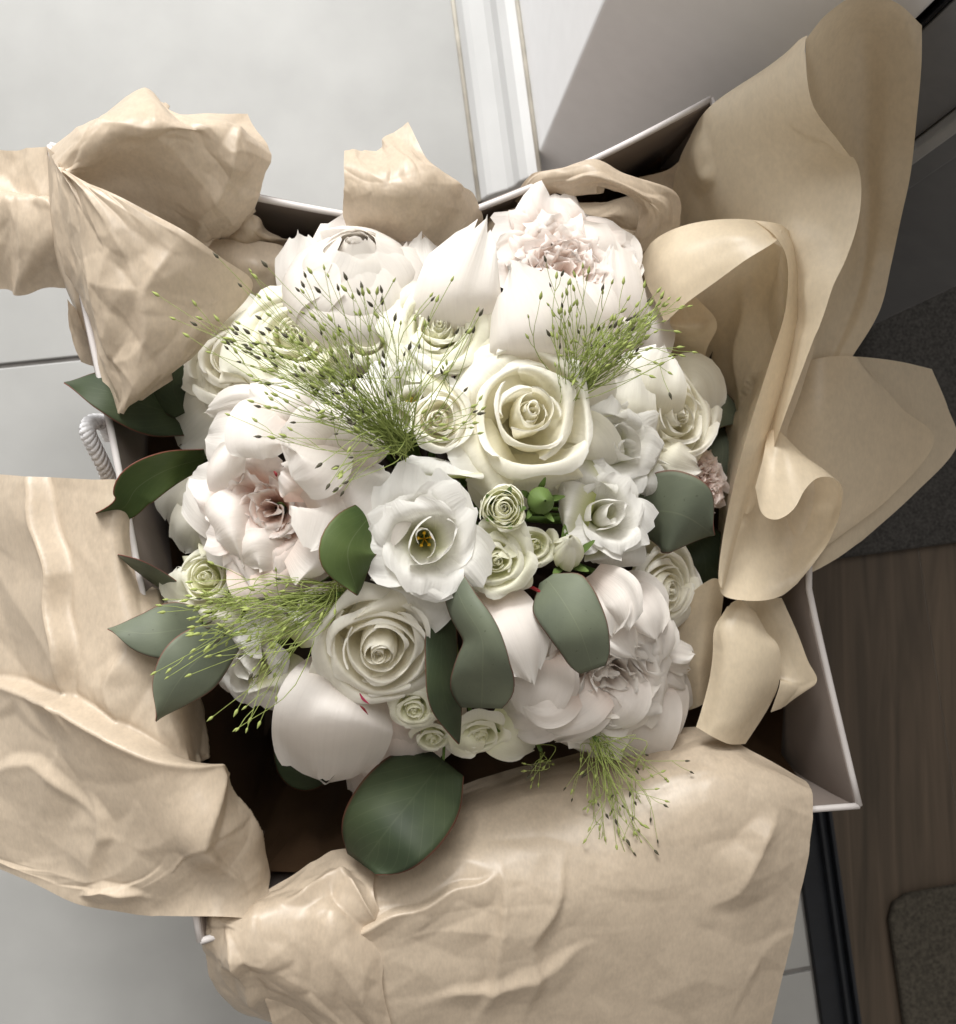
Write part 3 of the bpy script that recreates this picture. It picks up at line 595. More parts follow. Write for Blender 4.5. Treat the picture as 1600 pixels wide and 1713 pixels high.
# top right crumple behind the pink peony
t = sheet('crumpled looping kraft tissue behind the blush peony at the back', 1010, 330, .29)
patch('fold', [
 [(860, 335, 280), (890, 292, 296), (940, 280, 306), (992, 267, 314), (1040, 290, 314), (1090, 306, 312), (1128, 325, 306), (1136, 365, 296), (1125, 400, 284)],
 [(868, 340, 286), (905, 308, 304), (950, 300, 314), (990, 295, 322), (1030, 308, 322), (1075, 330, 318), (1100, 352, 312), (1105, 380, 302), (1095, 415, 288)],
 [(875, 345, 280), (920, 330, 296), (950, 328, 302), (985, 320, 308), (1020, 318, 310), (1050, 325, 310), (1068, 350, 306), (1065, 385, 298), (1050, 425, 286)]], K, t, (26, 3.2), (90, 1.8), (), (60, 150), 12)
patch('fold', [
 [(800, 385, 274), (850, 350, 286), (900, 330, 292), (950, 335, 290), (1000, 345, 280), (1060, 330, 262), (1110, 330, 250)],
 [(810, 395, 284), (850, 365, 298), (895, 345, 304), (950, 350, 302), (1000, 358, 296), (1050, 365, 280), (1100, 380, 262)],
 [(830, 400, 280), (870, 385, 292), (910, 375, 298), (955, 372, 296), (1000, 380, 290), (1045, 395, 280), (1090, 420, 262)],
 [(840, 420, 262), (880, 410, 272), (920, 400, 276), (960, 400, 274), (1000, 420, 270), (1035, 430, 262), (1070, 470, 250)]], K, t, (40, 4.5), (110, 1.6), (), (100, 150), 13)
patch('fold', [
 [(1060, 300, 262), (1120, 280, 268), (1170, 220, 285), (1195, 180, 296)],
 [(1060, 380, 250), (1120, 360, 250), (1170, 330, 258), (1215, 300, 270)],
 [(1050, 470, 240), (1100, 450, 240), (1150, 430, 245), (1210, 400, 255)],
 [(1050, 600, 225), (1100, 590, 225), (1150, 570, 228), (1200, 550, 235)]], K, t, (14, 4), (50, 1.5), (), (50, 50), 14)

# the big curled sheet on the right
t = sheet('tall smooth kraft tissue sheet curling over like a scroll at the upper right', 1350, 350, .33)
patch('fold', [
 [(1290, 108, 355), (1318, 84, 378), (1338, 66, 394), (1350, 58, 404)],
 [(1188, 178, 306), (1250, 148, 344), (1308, 120, 380), (1348, 100, 406)],
 [(1150, 240, 285), (1220, 210, 324), (1300, 190, 366), (1362, 175, 400)],
 [(1130, 290, 268), (1210, 280, 308), (1310, 260, 354), (1408, 238, 396)],
 [(1125, 350, 250), (1210, 340, 296), (1320, 325, 346), (1438, 290, 386)],
 [(1140, 420, 240), (1220, 410, 284), (1320, 400, 340), (1434, 375, 382)],
 [(1190, 500, 236), (1250, 490, 278), (1320, 480, 334), (1396, 480, 376)],
 [(1240, 600, 240), (1272, 600, 276), (1310, 600, 324), (1350, 600, 364)],
 [(1240, 700, 245), (1262, 700, 274), (1288, 702, 314), (1312, 700, 346)],
 [(1240, 780, 250), (1255, 780, 274), (1272, 778, 302), (1288, 768, 326)]], KL, t, (6, .8), (0, 0), [([(1330, 350), (1345, 440), (1360, 560)], 4, 60, 70), ([(1165, 200), (1180, 290), (1200, 310)], 4, 40, 25)], (90, 70), 15)
patch('fold', [
 [(1348, 66, 398), (1385, 22, 405), (1440, -10, 408), (1500, 4, 406), (1543, 42, 402)],
 [(1349, 100, 390), (1390, 75, 382), (1440, 60, 380), (1490, 70, 388), (1542, 110, 397)],
 [(1355, 170, 378), (1400, 165, 362), (1450, 165, 362), (1490, 180, 374), (1534, 200, 386)],
 [(1385, 260, 364), (1420, 260, 350), (1450, 260, 350), (1480, 275, 362), (1524, 290, 370)],
 [(1420, 340, 350), (1435, 340, 340), (1455, 345, 340), (1475, 355, 348), (1508, 365, 354)],
 [(1420, 410, 335), (1432, 420, 322), (1448, 425, 320), (1465, 430, 326), (1492, 440, 328)],
 [(1372, 490, 330), (1405, 500, 316), (1428, 505, 315), (1446, 510, 320), (1472, 520, 322)],
 [(1325, 590, 325), (1360, 590, 312), (1390, 590, 310), (1408, 592, 313), (1428, 594, 314)],
 [(1285, 690, 318), (1320, 690, 308), (1342, 688, 306), (1355, 684, 307), (1368, 680, 308)],
 [(1285, 770, 312), (1292, 765, 308), (1300, 760, 306), (1308, 752, 305), (1316, 744, 304)]], KL, t, (0, 0), (0, 0), (), (90, 60), 16)
t = sheet('kraft tissue fold arching beside the roses then running down as a narrow strip', 1250, 560, .32)
patch('fold', [     # arch
 [(1072, 432, 290), (1080, 470, 300), (1096, 505, 308), (1112, 540, 312)],
 [(1095, 402, 304), (1110, 435, 318), (1130, 475, 326), (1150, 506, 330)],
 [(1140, 380, 318), (1155, 412, 332), (1178, 446, 340), (1200, 470, 344)],
 [(1200, 369, 330), (1214, 392, 344), (1232, 418, 350), (1246, 436, 354)],
 [(1262, 370, 338), (1270, 388, 350), (1280, 402, 355), (1288, 410, 358)],
 [(1312, 384, 342), (1308, 388, 350), (1305, 394, 354), (1303, 398, 358)]], KL, t, (5, .8), (0, 0), (), (60, 40), 17)
patch('fold', [     # strip
 [(1262, 368, 340), (1285, 371, 346), (1308, 376, 346), (1328, 392, 340)],
 [(1298, 396, 358), (1315, 402, 354), (1328, 412, 348), (1338, 440, 338)],
 [(1318, 440, 358), (1328, 455, 353), (1337, 475, 347), (1347, 512, 336)],
 [(1314, 520, 354), (1322, 530, 349), (1331, 545, 343), (1340, 560, 332)],
 [(1290, 600, 349), (1300, 610, 344), (1311, 622, 338), (1320, 632, 326)],
 [(1262, 690, 342), (1273, 698, 337), (1284, 704, 331), (1294, 706, 320)],
 [(1236, 780, 334), (1246, 785, 329), (1257, 789, 324), (1266, 790, 315)],
 [(1215, 870, 326), (1222, 878, 323), (1231, 884, 319), (1238, 884, 312)],
 [(1204, 940, 320), (1208, 948, 319), (1214, 954, 317), (1220, 954, 312)],
 [(1203, 975, 316), (1205, 980, 316), (1208, 984, 316), (1211, 986, 312)]], KL, t, (0, 0), (0, 0), (), (90, 24), 18)
patch('fold', [     # hollow behind the arch
 [(1095, 505, 288), (1170, 450, 312), (1260, 405, 330), (1320, 420, 338)],
 [(1120, 545, 262), (1180, 500, 285), (1260, 470, 306), (1325, 475, 330)],
 [(1150, 600, 240), (1200, 570, 265), (1262, 545, 290), (1322, 535, 322)],
 [(1175, 660, 225), (1210, 650, 250), (1250, 635, 280), (1290, 625, 318)],
 [(1200, 740, 220), (1215, 735, 245), (1238, 730, 275), (1262, 715, 312)],
 [(1205, 850, 220), (1212, 845, 245), (1220, 840, 275), (1232, 830, 308)],
 [(1198, 960, 220), (1200, 955, 245), (1203, 950, 275), (1208, 945, 306)]], KL, t, (10, 3.0), (50, .7), [([(1240, 450), (1240, 600), (1225, 720)], 5, 30, 50)], (80, 50), 19)
patch('fold', [     # band between the strip and the curl
 [(1330, 440, 345), (1345, 470, 338), (1360, 500, 330)],
 [(1335, 520, 338), (1352, 540, 330), (1368, 560, 322)],
 [(1310, 620, 330), (1330, 630, 325), (1345, 640, 318)],
 [(1285, 700, 325), (1302, 710, 320), (1318, 715, 314)],
 [(1258, 780, 318), (1275, 790, 314), (1290, 785, 312)],
 [(1236, 850, 314), (1250, 860, 311), (1262, 850, 308)]], KL, t, (0, 0), (20, .6), (), (50, 24), 20)
patch('fold', [     # little folded corner by the right rose
 [(1095, 535, 285), (1130, 515, 296), (1160, 492, 302)],
 [(1105, 550, 284), (1150, 545, 298), (1199, 538, 300)],
 [(1125, 590, 270), (1160, 590, 280), (1182, 585, 284)],
 [(1140, 650, 250), (1165, 650, 255), (1178, 640, 260)]], KL, t, (6, 1.5), (0, 0), [([(1110, 545), (1199, 540)], 3, 20, 10)], (40, 40), 21)
t = sheet('rolled cone of kraft tissue with a rounded lobe over the right rim', 1310, 880, .32)
patch('fold', [     # lobe
 [(1262, 745, 302), (1300, 760, 300), (1350, 785, 308), (1400, 803, 326), (1411, 822, 332)],
 [(1242, 840, 312), (1280, 850, 302), (1335, 850, 304), (1385, 850, 318), (1406, 855, 326)],
 [(1222, 900, 316), (1260, 905, 306), (1315, 905, 306), (1365, 900, 314), (1390, 898, 322)],
 [(1206, 950, 316), (1240, 960, 310), (1290, 960, 309), (1335, 950, 314), (1362, 942, 318)],
 [(1202, 972, 314), (1215, 998, 313), (1262, 1006, 313), (1305, 998, 314), (1335, 976, 315)]], KL, t, (6, 1.2), (40, .5), (), (60, 60), 22)
patch('fold', [     # cone
 [(1284, 725, 322), (1290, 720, 325), (1298, 718, 328), (1306, 722, 330), (1320, 736, 332), (1338, 754, 333), (1362, 774, 334), (1396, 799, 334)],
 [(1276, 770, 336), (1284, 785, 338), (1298, 790, 340), (1314, 785, 340), (1330, 775, 340), (1350, 772, 339), (1376, 783, 338), (1402, 805, 336)],
 [(1264, 815, 347), (1275, 858, 350), (1300, 869, 351), (1328, 852, 350), (1348, 818, 347), (1370, 799, 345), (1397, 801, 342), (1411, 822, 338)]], KL, t, (0, 0), (0, 0), (), (50, 80), 23)
t = sheet('flat wide kraft tissue corner lying out over the right rim in shade', 1460, 780, .28)
patch('fold', [
 [(1300, 620, 300), (1370, 600, 312), (1424, 596, 314), (1440, 607, 310)],
 [(1280, 720, 300), (1380, 690, 316), (1460, 680, 310), (1505, 680, 300)],
 [(1260, 820, 290), (1370, 800, 312), (1470, 770, 304), (1562, 738, 292)],
 [(1250, 900, 280), (1340, 890, 308), (1430, 850, 302), (1490, 830, 294)],
 [(1250, 1000, 270), (1305, 980, 306), (1360, 930, 304), (1400, 900, 300)]], KL, t, (8, 1.5), (0, 0), (), (60, 60), 24)
t = sheet('paper thin kraft tissue corner peeping out furthest right behind another sheet', 1500, 780, .26)
patch('fold', [
 [(1380, 600, 296), (1430, 597, 298), (1500, 604, 290), (1561, 617, 280)],
 [(1370, 680, 296), (1450, 680, 296), (1520, 680, 286), (1588, 682, 274)],
 [(1360, 760, 294), (1450, 760, 294), (1530, 755, 284), (1602, 748, 270)],
 [(1330, 870, 292), (1410, 860, 294), (1480, 840, 286), (1530, 828, 278)],
 [(1300, 990, 280), (1345, 965, 298), (1400, 935, 294), (1445, 905, 288)]], KL, t, (8, 1.5), (0, 0), (), (60, 60), 25)
# lower right crumple
t = sheet('kinked kraft tissue flap bent down inside the lower right of the bag', 1240, 1120, .28)
patch('fold', [
 [(1218, 1015, 296), (1232, 1003, 300), (1248, 1008, 300), (1262, 1025, 296)],
 [(1196, 1050, 298), (1220, 1050, 304), (1255, 1050, 304), (1282, 1060, 298)],
 [(1192, 1090, 296), (1220, 1095, 305), (1265, 1095, 306), (1302, 1085, 300)],
 [(1185, 1140, 294), (1215, 1150, 304), (1265, 1145, 304), (1304, 1138, 296)],
 [(1172, 1190, 292), (1205, 1205, 300), (1245, 1205, 298), (1290, 1180, 288)],
 [(1164, 1217, 290), (1190, 1232, 296), (1222, 1246, 294), (1248, 1245, 286)]], KL, t, (8, 1.6), (40, .5), (), (60, 40), 26)
patch('fold', [
 [(1245, 1005, 280), (1275, 1000, 288), (1308, 1000, 292)],
 [(1275, 1060, 284), (1305, 1055, 292), (1335, 1060, 296)],
 [(1300, 1130, 290), (1335, 1125, 296), (1352, 1105, 300)],
 [(1304, 1145, 294), (1340, 1150, 296), (1367, 1140, 301)],
 [(1288, 1190, 286), (1310, 1180, 286), (1335, 1162, 290)]], KL, t, (6, 1.5), (0, 0), (), (50, 40), 27)
patch('fold', [
 [(1110, 1060, 262), (1150, 1000, 285), (1190, 970, 300), (1215, 975, 296)],
 [(1120, 1100, 262), (1150, 1060, 275), (1185, 1030, 285), (1210, 1030, 280)],
 [(1135, 1130, 258), (1155, 1120, 266), (1175, 1110, 272), (1200, 1100, 270)],
 [(1120, 1200, 240), (1150, 1190, 248), (1175, 1180, 255), (1200, 1170, 250)]], KL, t, (8, 3), (0, 0), (), (50, 40), 28)
# lining of the bag, kraft colour darkened to stand for the deep shade
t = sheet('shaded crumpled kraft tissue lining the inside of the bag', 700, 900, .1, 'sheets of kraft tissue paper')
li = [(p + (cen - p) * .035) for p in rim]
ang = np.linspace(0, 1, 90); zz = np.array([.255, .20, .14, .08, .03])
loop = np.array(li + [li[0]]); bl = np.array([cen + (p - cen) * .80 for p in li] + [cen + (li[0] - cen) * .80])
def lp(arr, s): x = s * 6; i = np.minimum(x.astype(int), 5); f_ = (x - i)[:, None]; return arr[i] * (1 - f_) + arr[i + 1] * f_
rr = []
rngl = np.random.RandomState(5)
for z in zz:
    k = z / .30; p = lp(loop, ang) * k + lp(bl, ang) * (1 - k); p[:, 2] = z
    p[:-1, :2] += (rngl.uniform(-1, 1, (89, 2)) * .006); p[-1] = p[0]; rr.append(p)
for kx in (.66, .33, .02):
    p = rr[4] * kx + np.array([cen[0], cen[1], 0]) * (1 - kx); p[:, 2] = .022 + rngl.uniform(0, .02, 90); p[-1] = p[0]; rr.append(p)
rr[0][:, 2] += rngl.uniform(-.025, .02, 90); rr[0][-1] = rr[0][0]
grid_obj('lining', np.stack(rr), paper_mat('kraft_lining_shaded', (.045, .026, .014), trans=.05), t)
#---FLOWERS---
GP, GR, GL, GS = 'peonies in the bouquet', 'cream roses in the bouquet', 'white lisianthus in the bouquet', 'small spray roses and carnations in the bouquet'

def petals(th, mat, lst, under=False, **kw):
    for i, it in enumerate(lst):
        sp, wd = it[0], it[1]; k = dict(kw); k.update(it[2] if len(it) > 2 else {}); k.setdefault('seed', i + int(sp[0][0])); k.setdefault('ruf', 2.6); k.setdefault('jag', .034); k.setdefault('nu', 13); k.setdefault('nv', 15)
        m = k.pop('mat', mat)
        blade('petal', M[m], th, sp, wd, **k)
        if under:
            a = math.radians(15 if i % 2 else -15); ca, sa = math.cos(a), math.sin(a); x0, y0, _z = sp[0]
            sp2 = [(x0 + (x - x0) * ca * .97 - (y - y0) * sa * .97, y0 + (x - x0) * sa * .97 + (y - y0) * ca * .97, z - 3.5 - 2.5 * q) for q, (x, y, z) in enumerate(sp)]
            k['seed'] += 500; blade('petal', M[m], th, sp2, [w * .96 for w in wd], **k)

# ---- peonies
t = flower('peony', 600, 500, -22, 'closed white peony at the back left, below the upright tissue corner', 'peony', GP)
petals(t, 'peony', [
 ([(600, 540, -34), (606, 440, -6), (612, 352, -14)], [50, 95, 88, 66], dict(bulge=-8, jag=.03, mat='blush')),
 ([(580, 560, -30), (520, 480, -4), (500, 390, -6)], [40, 55, 52, 28], dict(bulge=6, tilt=5)),
 ([(650, 560, -30), (700, 480, -6), (706, 394, -10)], [40, 52, 50, 30], dict(bulge=6, tilt=-5))])
fr, _ = frame(598, 496, -10, (-.02, .66))
for i, (az, ro, tp) in enumerate([(0.5, .16, .98), (2.5, .24, 1.02), (4.4, .34, 1.04), (.2, .44, 1.04), (2.2, .52, 1.03), (1.4, .62, 1.02), (3.9, .66, 1.0), (6.0, .68, .98), (2.6, .76, .95), (0.4, .80, .93), (5.1, .82, .92), (3.3, .88, .86), (4.5, .92, .84), (1.2, .90, .90), (5.8, .97, .76), (3.0, .98, .74), (4.2, 1.02, .66)]):
    grid_obj('petal', rpetal(fr, az, [(.08, -.95), (ro * .80, -.72), (ro * 1.04, -.12), (ro * .93, tp * .55), (ro * .36, tp * .97)], .0385, .90, k=1.0, spiral=.05, ruf=.022, jag=.03, edge=.20, seed=610 + i, nu=19, nv=17, rf=.9, lean=.05), M['peony'], t)
t = flower('peony', 900, 490, -14, 'large blush pink peony at the back right with a ruffled open heart', 'peony', GP)
fr, _ = frame(940, 464, 2, (.12, .18))
ruffle(t, fr, .0375, 'blush', n=46, seed=3, jag=.035, ruf=.09, spread=1.3, hgt=.38, wd=.62, mat2='heart', hollow=.3)
petals(t, 'peony', [
 ([(925, 490, -10), (930, 420, 16), (925, 366, 10)], [70, 100, 100, 74], dict(bulge=-6, jag=.03)),
 ([(985, 480, -8), (1020, 430, 14), (1022, 378, 8)], [40, 54, 50, 30], dict(bulge=-6, tilt=6)),
 ([(1000, 610, -26), (1036, 520, 8), (1030, 410, 10)], [42, 50, 44, 26], dict(bulge=8)),
 ([(1035, 640, -34), (1080, 560, -12), (1098, 470, -16)], [40, 52, 46, 24], dict(bulge=8)),
 ([(795, 620, -18), (765, 500, 22), (812, 368, 22)], [48, 76, 66, 30], dict(bulge=16, edge=.24)),
 ([(930, 660, -14), (915, 560, 24), (856, 440, 26)], [66, 100, 88, 34], dict(bulge=12, edge=.22)),
 ([(985, 620, -8), (985, 540, 22), (970, 470, 24)], [40, 60, 54, 40], dict(bulge=8, jag=.03))])
t = flower('peony', 465, 835, -8, 'widely open white peony on the left with a shell pink heart', 'peony', GP)
fr, _ = frame(452, 850, 0, (-.12, -.05))
ruffle(t, fr, .029, 'heart', n=16, seed=12, jag=.03, ruf=.12, spread=1.1, hgt=.30, wd=.80, hollow=.2)
petals(t, 'peony', [
 ([(470, 870, -22), (500, 950, -8), (520, 985, -26)], [70, 120, 110, 70], dict(bulge=8, mat='blush')),
 ([(490, 730, -8), (420, 680, 6), (344, 690, -2)], [24, 36, 34, 14], dict(bulge=6, tilt=4)),
 ([(520, 740, -8), (480, 690, 10), (420, 642, 2)], [34, 52, 44, 20], dict(bulge=5)),
 ([(560, 770, -4), (580, 710, 10), (540, 648, 4)], [46, 78, 74, 40], dict(bulge=6)),
 ([(450, 780, -8), (390, 745, 8), (344, 735, 0)], [46, 66, 60, 36], dict(bulge=8)),
 ([(430, 850, -10), (370, 830, 4), (316, 800, -10)], [50, 74, 68, 44], dict(bulge=8)),
 ([(440, 880, -10), (380, 880, 6), (332, 880, -10)], [50, 72, 66, 44], dict(bulge=8)),
 ([(530, 860, -6), (600, 835, 10), (640, 780, -4)], [54, 96, 92, 56], dict(bulge=6)),
 ([(530, 890, -8), (590, 890, 6), (640, 850, -8)], [44, 62, 54, 30], dict(bulge=6)),
 ([(560, 800, 0), (560, 740, 16), (530, 680, 10)], [50, 72, 66, 40], dict(bulge=8)),
 ([(470, 930, -6), (430, 960, 4), (430, 998, -6)], [50, 58, 46, 22], dict(bulge=5)),
 ([(500, 900, 0), (540, 925, 10), (560, 950, 6)], [46, 70, 64, 40], dict(bulge=8)),
 ([(440, 880, 2), (390, 885, 20), (362, 900, 14)], [50, 66, 64, 44], dict(bulge=10)),
 ([(480, 930, 6), (430, 920, 14), (400, 940, 8)], [24, 36, 36, 20], dict(bulge=4)),
 ([(520, 860, 4), (540, 850, 20), (520, 920, 22)], [34, 56, 52, 34], dict(bulge=6)),
 ([(540, 800, 8), (520, 740, 26), (470, 720, 26)], [40, 60, 56, 34], dict(bulge=8)),
 ([(400, 840, 4), (378, 790, 20), (404, 735, 26)], [30, 34, 30, 18], dict(bulge=8)),
 ([(470, 690, 10), (440, 730, 30), (440, 768, 32)], [44, 66, 60, 40], dict(bulge=8)),
 ([(540, 720, 14), (525, 775, 32), (490, 800, 30)], [44, 62, 58, 36], dict(bulge=8)),
 ([(500, 840, 4), (500, 815, 20), (470, 790, 24)], [24, 34, 30, 20], dict(bulge=4, mat='blush'))], ruf=1.8, jag=.018)
blade('fleck', M['redstem'], t, [(458, 788, 33), (462, 793, 33.5), (463, 798, 33)], [.8, 2.6, 1.0], tip='leaf', nu=5, nv=6, bulge=1)
t = flower('peony', 1000, 1110, -12, 'ragged white peony at the lower right, half in shade under a notched leaf', 'peony', GP)
fr, _ = frame(1010, 1120, -6, (.2, -.35))
ruffle(t, fr, .040, 'peony', n=20, seed=9, jag=.06, ruf=.09, spread=1.3, hgt=.42, wd=.80)
petals(t, 'peony', [
 ([(1000, 1120, -26), (1000, 1200, -14), (985, 1262, -34)], [90, 140, 130, 90], dict(bulge=10, jag=.03)),
 ([(960, 1130, -20), (890, 1180, -10), (838, 1200, -30)], [60, 70, 60, 36], dict(bulge=8)),
 ([(1040, 1120, -16), (1090, 1180, -8), (1098, 1238, -26)], [50, 66, 54, 20], dict(bulge=6, jag=.06)),
 ([(1060, 1090, -14), (1110, 1085, 0), (1160, 1094, -2)], [36, 34, 22, 16], dict(bulge=3, tilt=5, edge=.05)),
 ([(1060, 1110, -14), (1115, 1130, -4), (1146, 1152, -8)], [34, 30, 20, 8], dict(bulge=4)),
 ([(1030, 1040, -10), (1080, 1060, 10), (1100, 1110, 8)], [40, 56, 44, 16], dict(bulge=3, jag=.06, tilt=5, ruf=4)),
 ([(1020, 990, -6), (1075, 1020, 12), (1098, 1070, 10)], [30, 46, 36, 12], dict(bulge=3, tilt=6, ruf=4)),
 ([(990, 960, 0), (1035, 1000, 20), (1052, 1052, 20)], [24, 42, 38, 18], dict(bulge=3, tilt=-5, ruf=4)),
 ([(1000, 1010, 0), (1030, 1060, 16), (1062, 1100, 14)], [30, 40, 30, 8], dict(bulge=2, jag=.06, tilt=6, ruf=4)),
 ([(826, 985, 4), (858, 1060, 20), (892, 1142, 14)], [36, 56, 52, 18], dict(bulge=7, tilt=4, jag=.03)),
 ([(900, 1100, -4), (900, 1150, 12), (880, 1200, 0)], [50, 60, 54, 30], dict(bulge=6)),
 ([(960, 1150, 6), (920, 1180, 18), (870, 1175, 12)], [30, 40, 34, 14], dict(bulge=4)),
 ([(1010, 1150, 8), (960, 1190, 16), (900, 1215, 2)], [34, 42, 34, 12], dict(bulge=5)),
 ([(1030, 1130, 8), (1040, 1170, 18), (1010, 1215, 6)], [36, 50, 44, 24], dict(bulge=5)),
 ([(1050, 1110, 8), (1080, 1150, 12), (1078, 1185, 2)], [30, 36, 26, 8], dict(bulge=4, jag=.05))], under=True)
t = flower('peony', 590, 1200, -14, 'smooth pale pink peony bud at the bottom with crimson flecks', 'peony', GP)
petals(t, 'blush', [
 ([(600, 1150, -50), (640, 1240, -40), (600, 1330, -62)], [60, 100, 86, 40], dict(bulge=14)),
 ([(650, 1130, -34), (690, 1200, -22), (705, 1290, -56)], [56, 92, 84, 46], dict(bulge=14, tilt=4)),
 ([(610, 1130, -34), (640, 1220, -16), (640, 1312, -52)], [50, 72, 66, 40], dict(bulge=10)),
 ([(600, 1240, -40), (615, 1290, -34), (592, 1330, -50)], [36, 50, 44, 26], dict(bulge=6)),
 ([(606, 1105, -26), (560, 1195, 8), (545, 1308, -36)], [52, 94, 100, 72], dict(bulge=34, nu=21, nv=21, ruf=1.6, jag=.02, edge=.12, lift=6, mat='peony'))])
fl = P(605, 1166, float(dome(590, 1200)) + .0225)
blade('fleck', solid_mat('fleck_crimson', (.42, .03, .09)), t, [(602, 1160, 15), (608, 1170, 15.5), (618, 1178, 15)], [.8, 2.2, .5], tip='leaf', nu=5, nv=6, bulge=1)
blade('fleck', M['redstem'], t, [(600, 1180, 15), (608, 1186, 15.5), (616, 1196, 15)], [.8, 2.4, .5], tip='leaf', nu=5, nv=6, bulge=1)
# ---- roses
t = flower('rose', 885, 690, 2, 'large cream rose in the middle with a tight spiral heart', 'rose', GR)
fr, _ = frame(885, 694, 6, (.05, .10))
rose(t, fr, .0345, 'rose', n=13, seed=1, core=.27)
petals(t, 'rose', [
 ([(850, 700, -16), (800, 650, -2), (770, 620, -10)], [70, 92, 84, 50], dict(bulge=8)),
 ([(840, 730, -18), (790, 760, -6), (760, 780, -22)], [60, 84, 80, 50], dict(bulge=8)),
 ([(880, 760, -20), (880, 810, -16), (890, 850, -40)], [70, 96, 90, 64], dict(bulge=10)),
 ([(930, 740, -16), (975, 760, -8), (985, 790, -30)], [50, 72, 66, 40], dict(bulge=10)),
 ([(930, 660, -16), (970, 660, -4), (990, 700, -12)], [50, 66, 60, 38], dict(bulge=8))])
t = flower('rose', 1112, 690, -12, 'half open cream rose on the right rim turned towards the scroll of paper', 'rose', GR)
fr, _ = frame(1125, 698, -2, (.42, .06))
rose(t, fr, .0325, 'rose', n=15, seed=2, core=.34, openr=.7)
petals(t, 'rose', [
 ([(1060, 720, -20), (1080, 650, 4), (1110, 580, 4)], [44, 70, 64, 34], dict(bulge=12)),
 ([(1060, 760, -22), (1050, 690, 0), (1060, 620, 0)], [34, 52, 46, 26], dict(bulge=10)),
 ([(1080, 740, -14), (1120, 775, -4), (1172, 788, -10)], [34, 44, 40, 14], dict(bulge=8)),
 ([(1120, 640, -14), (1165, 640, -4), (1180, 700, -12)], [34, 46, 44, 26], dict(bulge=8))])
t = flower('rose', 625, 1085, -2, 'nodding cream rose below the centre beside the paired curled leaves', 'rose', GR)
fr, _ = frame(634, 1080, 4, (-.03, -.45))
rose(t, fr, .0315, 'rosepale', n=15, seed=3, core=.36, openr=.75)
petals(t, 'rosepale', [
 ([(650, 1040, -10), (640, 1010, 2), (620, 985, -14)], [60, 84, 80, 60], dict(bulge=8)),
 ([(580, 1040, -14), (550, 1030, -4), (525, 1060, -16)], [40, 56, 52, 36], dict(bulge=8)),
 ([(600, 1110, -12), (570, 1140, -4), (560, 1165, -20)], [44, 60, 54, 34], dict(bulge=6)),
 ([(680, 1100, -10), (705, 1140, -4), (715, 1165, -20)], [40, 56, 50, 30], dict(bulge=6))])
t = flower('rose', 380, 610, -4, 'pale green cream rose in the shadow of the pointed tissue flap', 'rose', GR)
fr, _ = frame(400, 600, -2, (-.2, .25))
rose(t, fr, .027, 'rosepale', n=16, seed=4, core=.34)
petals(t, 'rosepale', [
 ([(400, 640, -18), (360, 690, -14), (300, 745, -40)], [50, 74, 70, 44], dict(bulge=8, jag=.03)),
 ([(390, 600, -10), (350, 590, 2), (332, 570, -8)], [50, 74, 70, 40], dict(bulge=8)),
 ([(380, 620, -10), (350, 640, 0), (310, 650, -20)], [50, 64, 60, 40], dict(bulge=8)),
 ([(430, 620, -4), (430, 650, 4), (400, 670, -6)], [50, 66, 60, 36], dict(bulge=6)),
 ([(420, 560, -8), (420, 530, 4), (440, 505, -4)], [50, 64, 60, 36], dict(bulge=6))])
t = flower('rose', 1100, 985, -22, 'half hidden cream rose behind the notched leaf at the right', 'rose', GR)
fr, _ = frame(1108, 985, -14, (.5, -.15))
rose(t, fr, .027, 'rose', n=16, seed=5, core=.34)
t = flower('rose', 325, 870, -30, 'greenish cream rose tucked under the left side of the open peony', 'rose', GR)
petals(t, 'rosepale', [
 ([(360, 800, -30), (310, 830, -18), (288, 880, -30)], [44, 54, 44, 24], dict(bulge=8)),
 ([(370, 840, -30), (330, 880, -20), (310, 925, -34)], [40, 50, 44, 26], dict(bulge=8))])
# ---- lisianthus
t = flower('lisianthus', 708, 898, 6, 'open white lisianthus in the centre showing a yellow eye', 'lisianthus', GL)
fr, _ = frame(712, 905, 8, (-.03, -.08))
lisianthus(t, fr, .0318, seed=1, n=9, flare=.42)
petals(t, 'lisi', [([(700, 960, -8), (690, 1000, -2), (670, 1026, -14)], [50, 76, 70, 50], dict(bulge=5)), ([(740, 800, -6), (740, 790, -2), (745, 770, -10)], [50, 70, 66, 50], dict(bulge=5))])
t = flower('lisianthus', 1036, 748, 0, 'white lisianthus facing right, between the two cream roses', 'lisianthus', GL)
fr, _ = frame(1042, 748, 2, (.25, .02))
lisianthus(t, fr, .0255, seed=2, n=8, stam=False)
petals(t, 'lisi', [([(1010, 720, -8), (1000, 690, 2), (1020, 655, -2)], [34, 50, 48, 32], dict(bulge=5)), ([(1010, 780, -10), (990, 800, -2), (990, 830, -14)], [34, 48, 44, 26], dict(bulge=5)), ([(1060, 790, -8), (1080, 810, -2), (1078, 830, -10)], [28, 40, 36, 22], dict(bulge=4))])
t = flower('lisianthus', 1015, 865, 0, 'cup shaped white lisianthus above the pointed bud', 'lisianthus', GL)
fr, _ = frame(1018, 862, 4, (.18, .06))
lisianthus(t, fr, .0262, seed=3, n=8, stam=False)
petals(t, 'lisi', [([(990, 860, -12), (950, 850, -4), (935, 850, -20)], [34, 46, 44, 30], dict(bulge=5)), ([(1020, 900, -10), (1030, 930, -2), (1030, 950, -16)], [40, 52, 48, 30], dict(bulge=5))])
t = flower('lisianthus', 425, 1108, -4, 'drooping white lisianthus at the lower left under the feathery grass', 'lisianthus', GL)
fr, _ = frame(412, 1118, 2, (-.35, -.45))
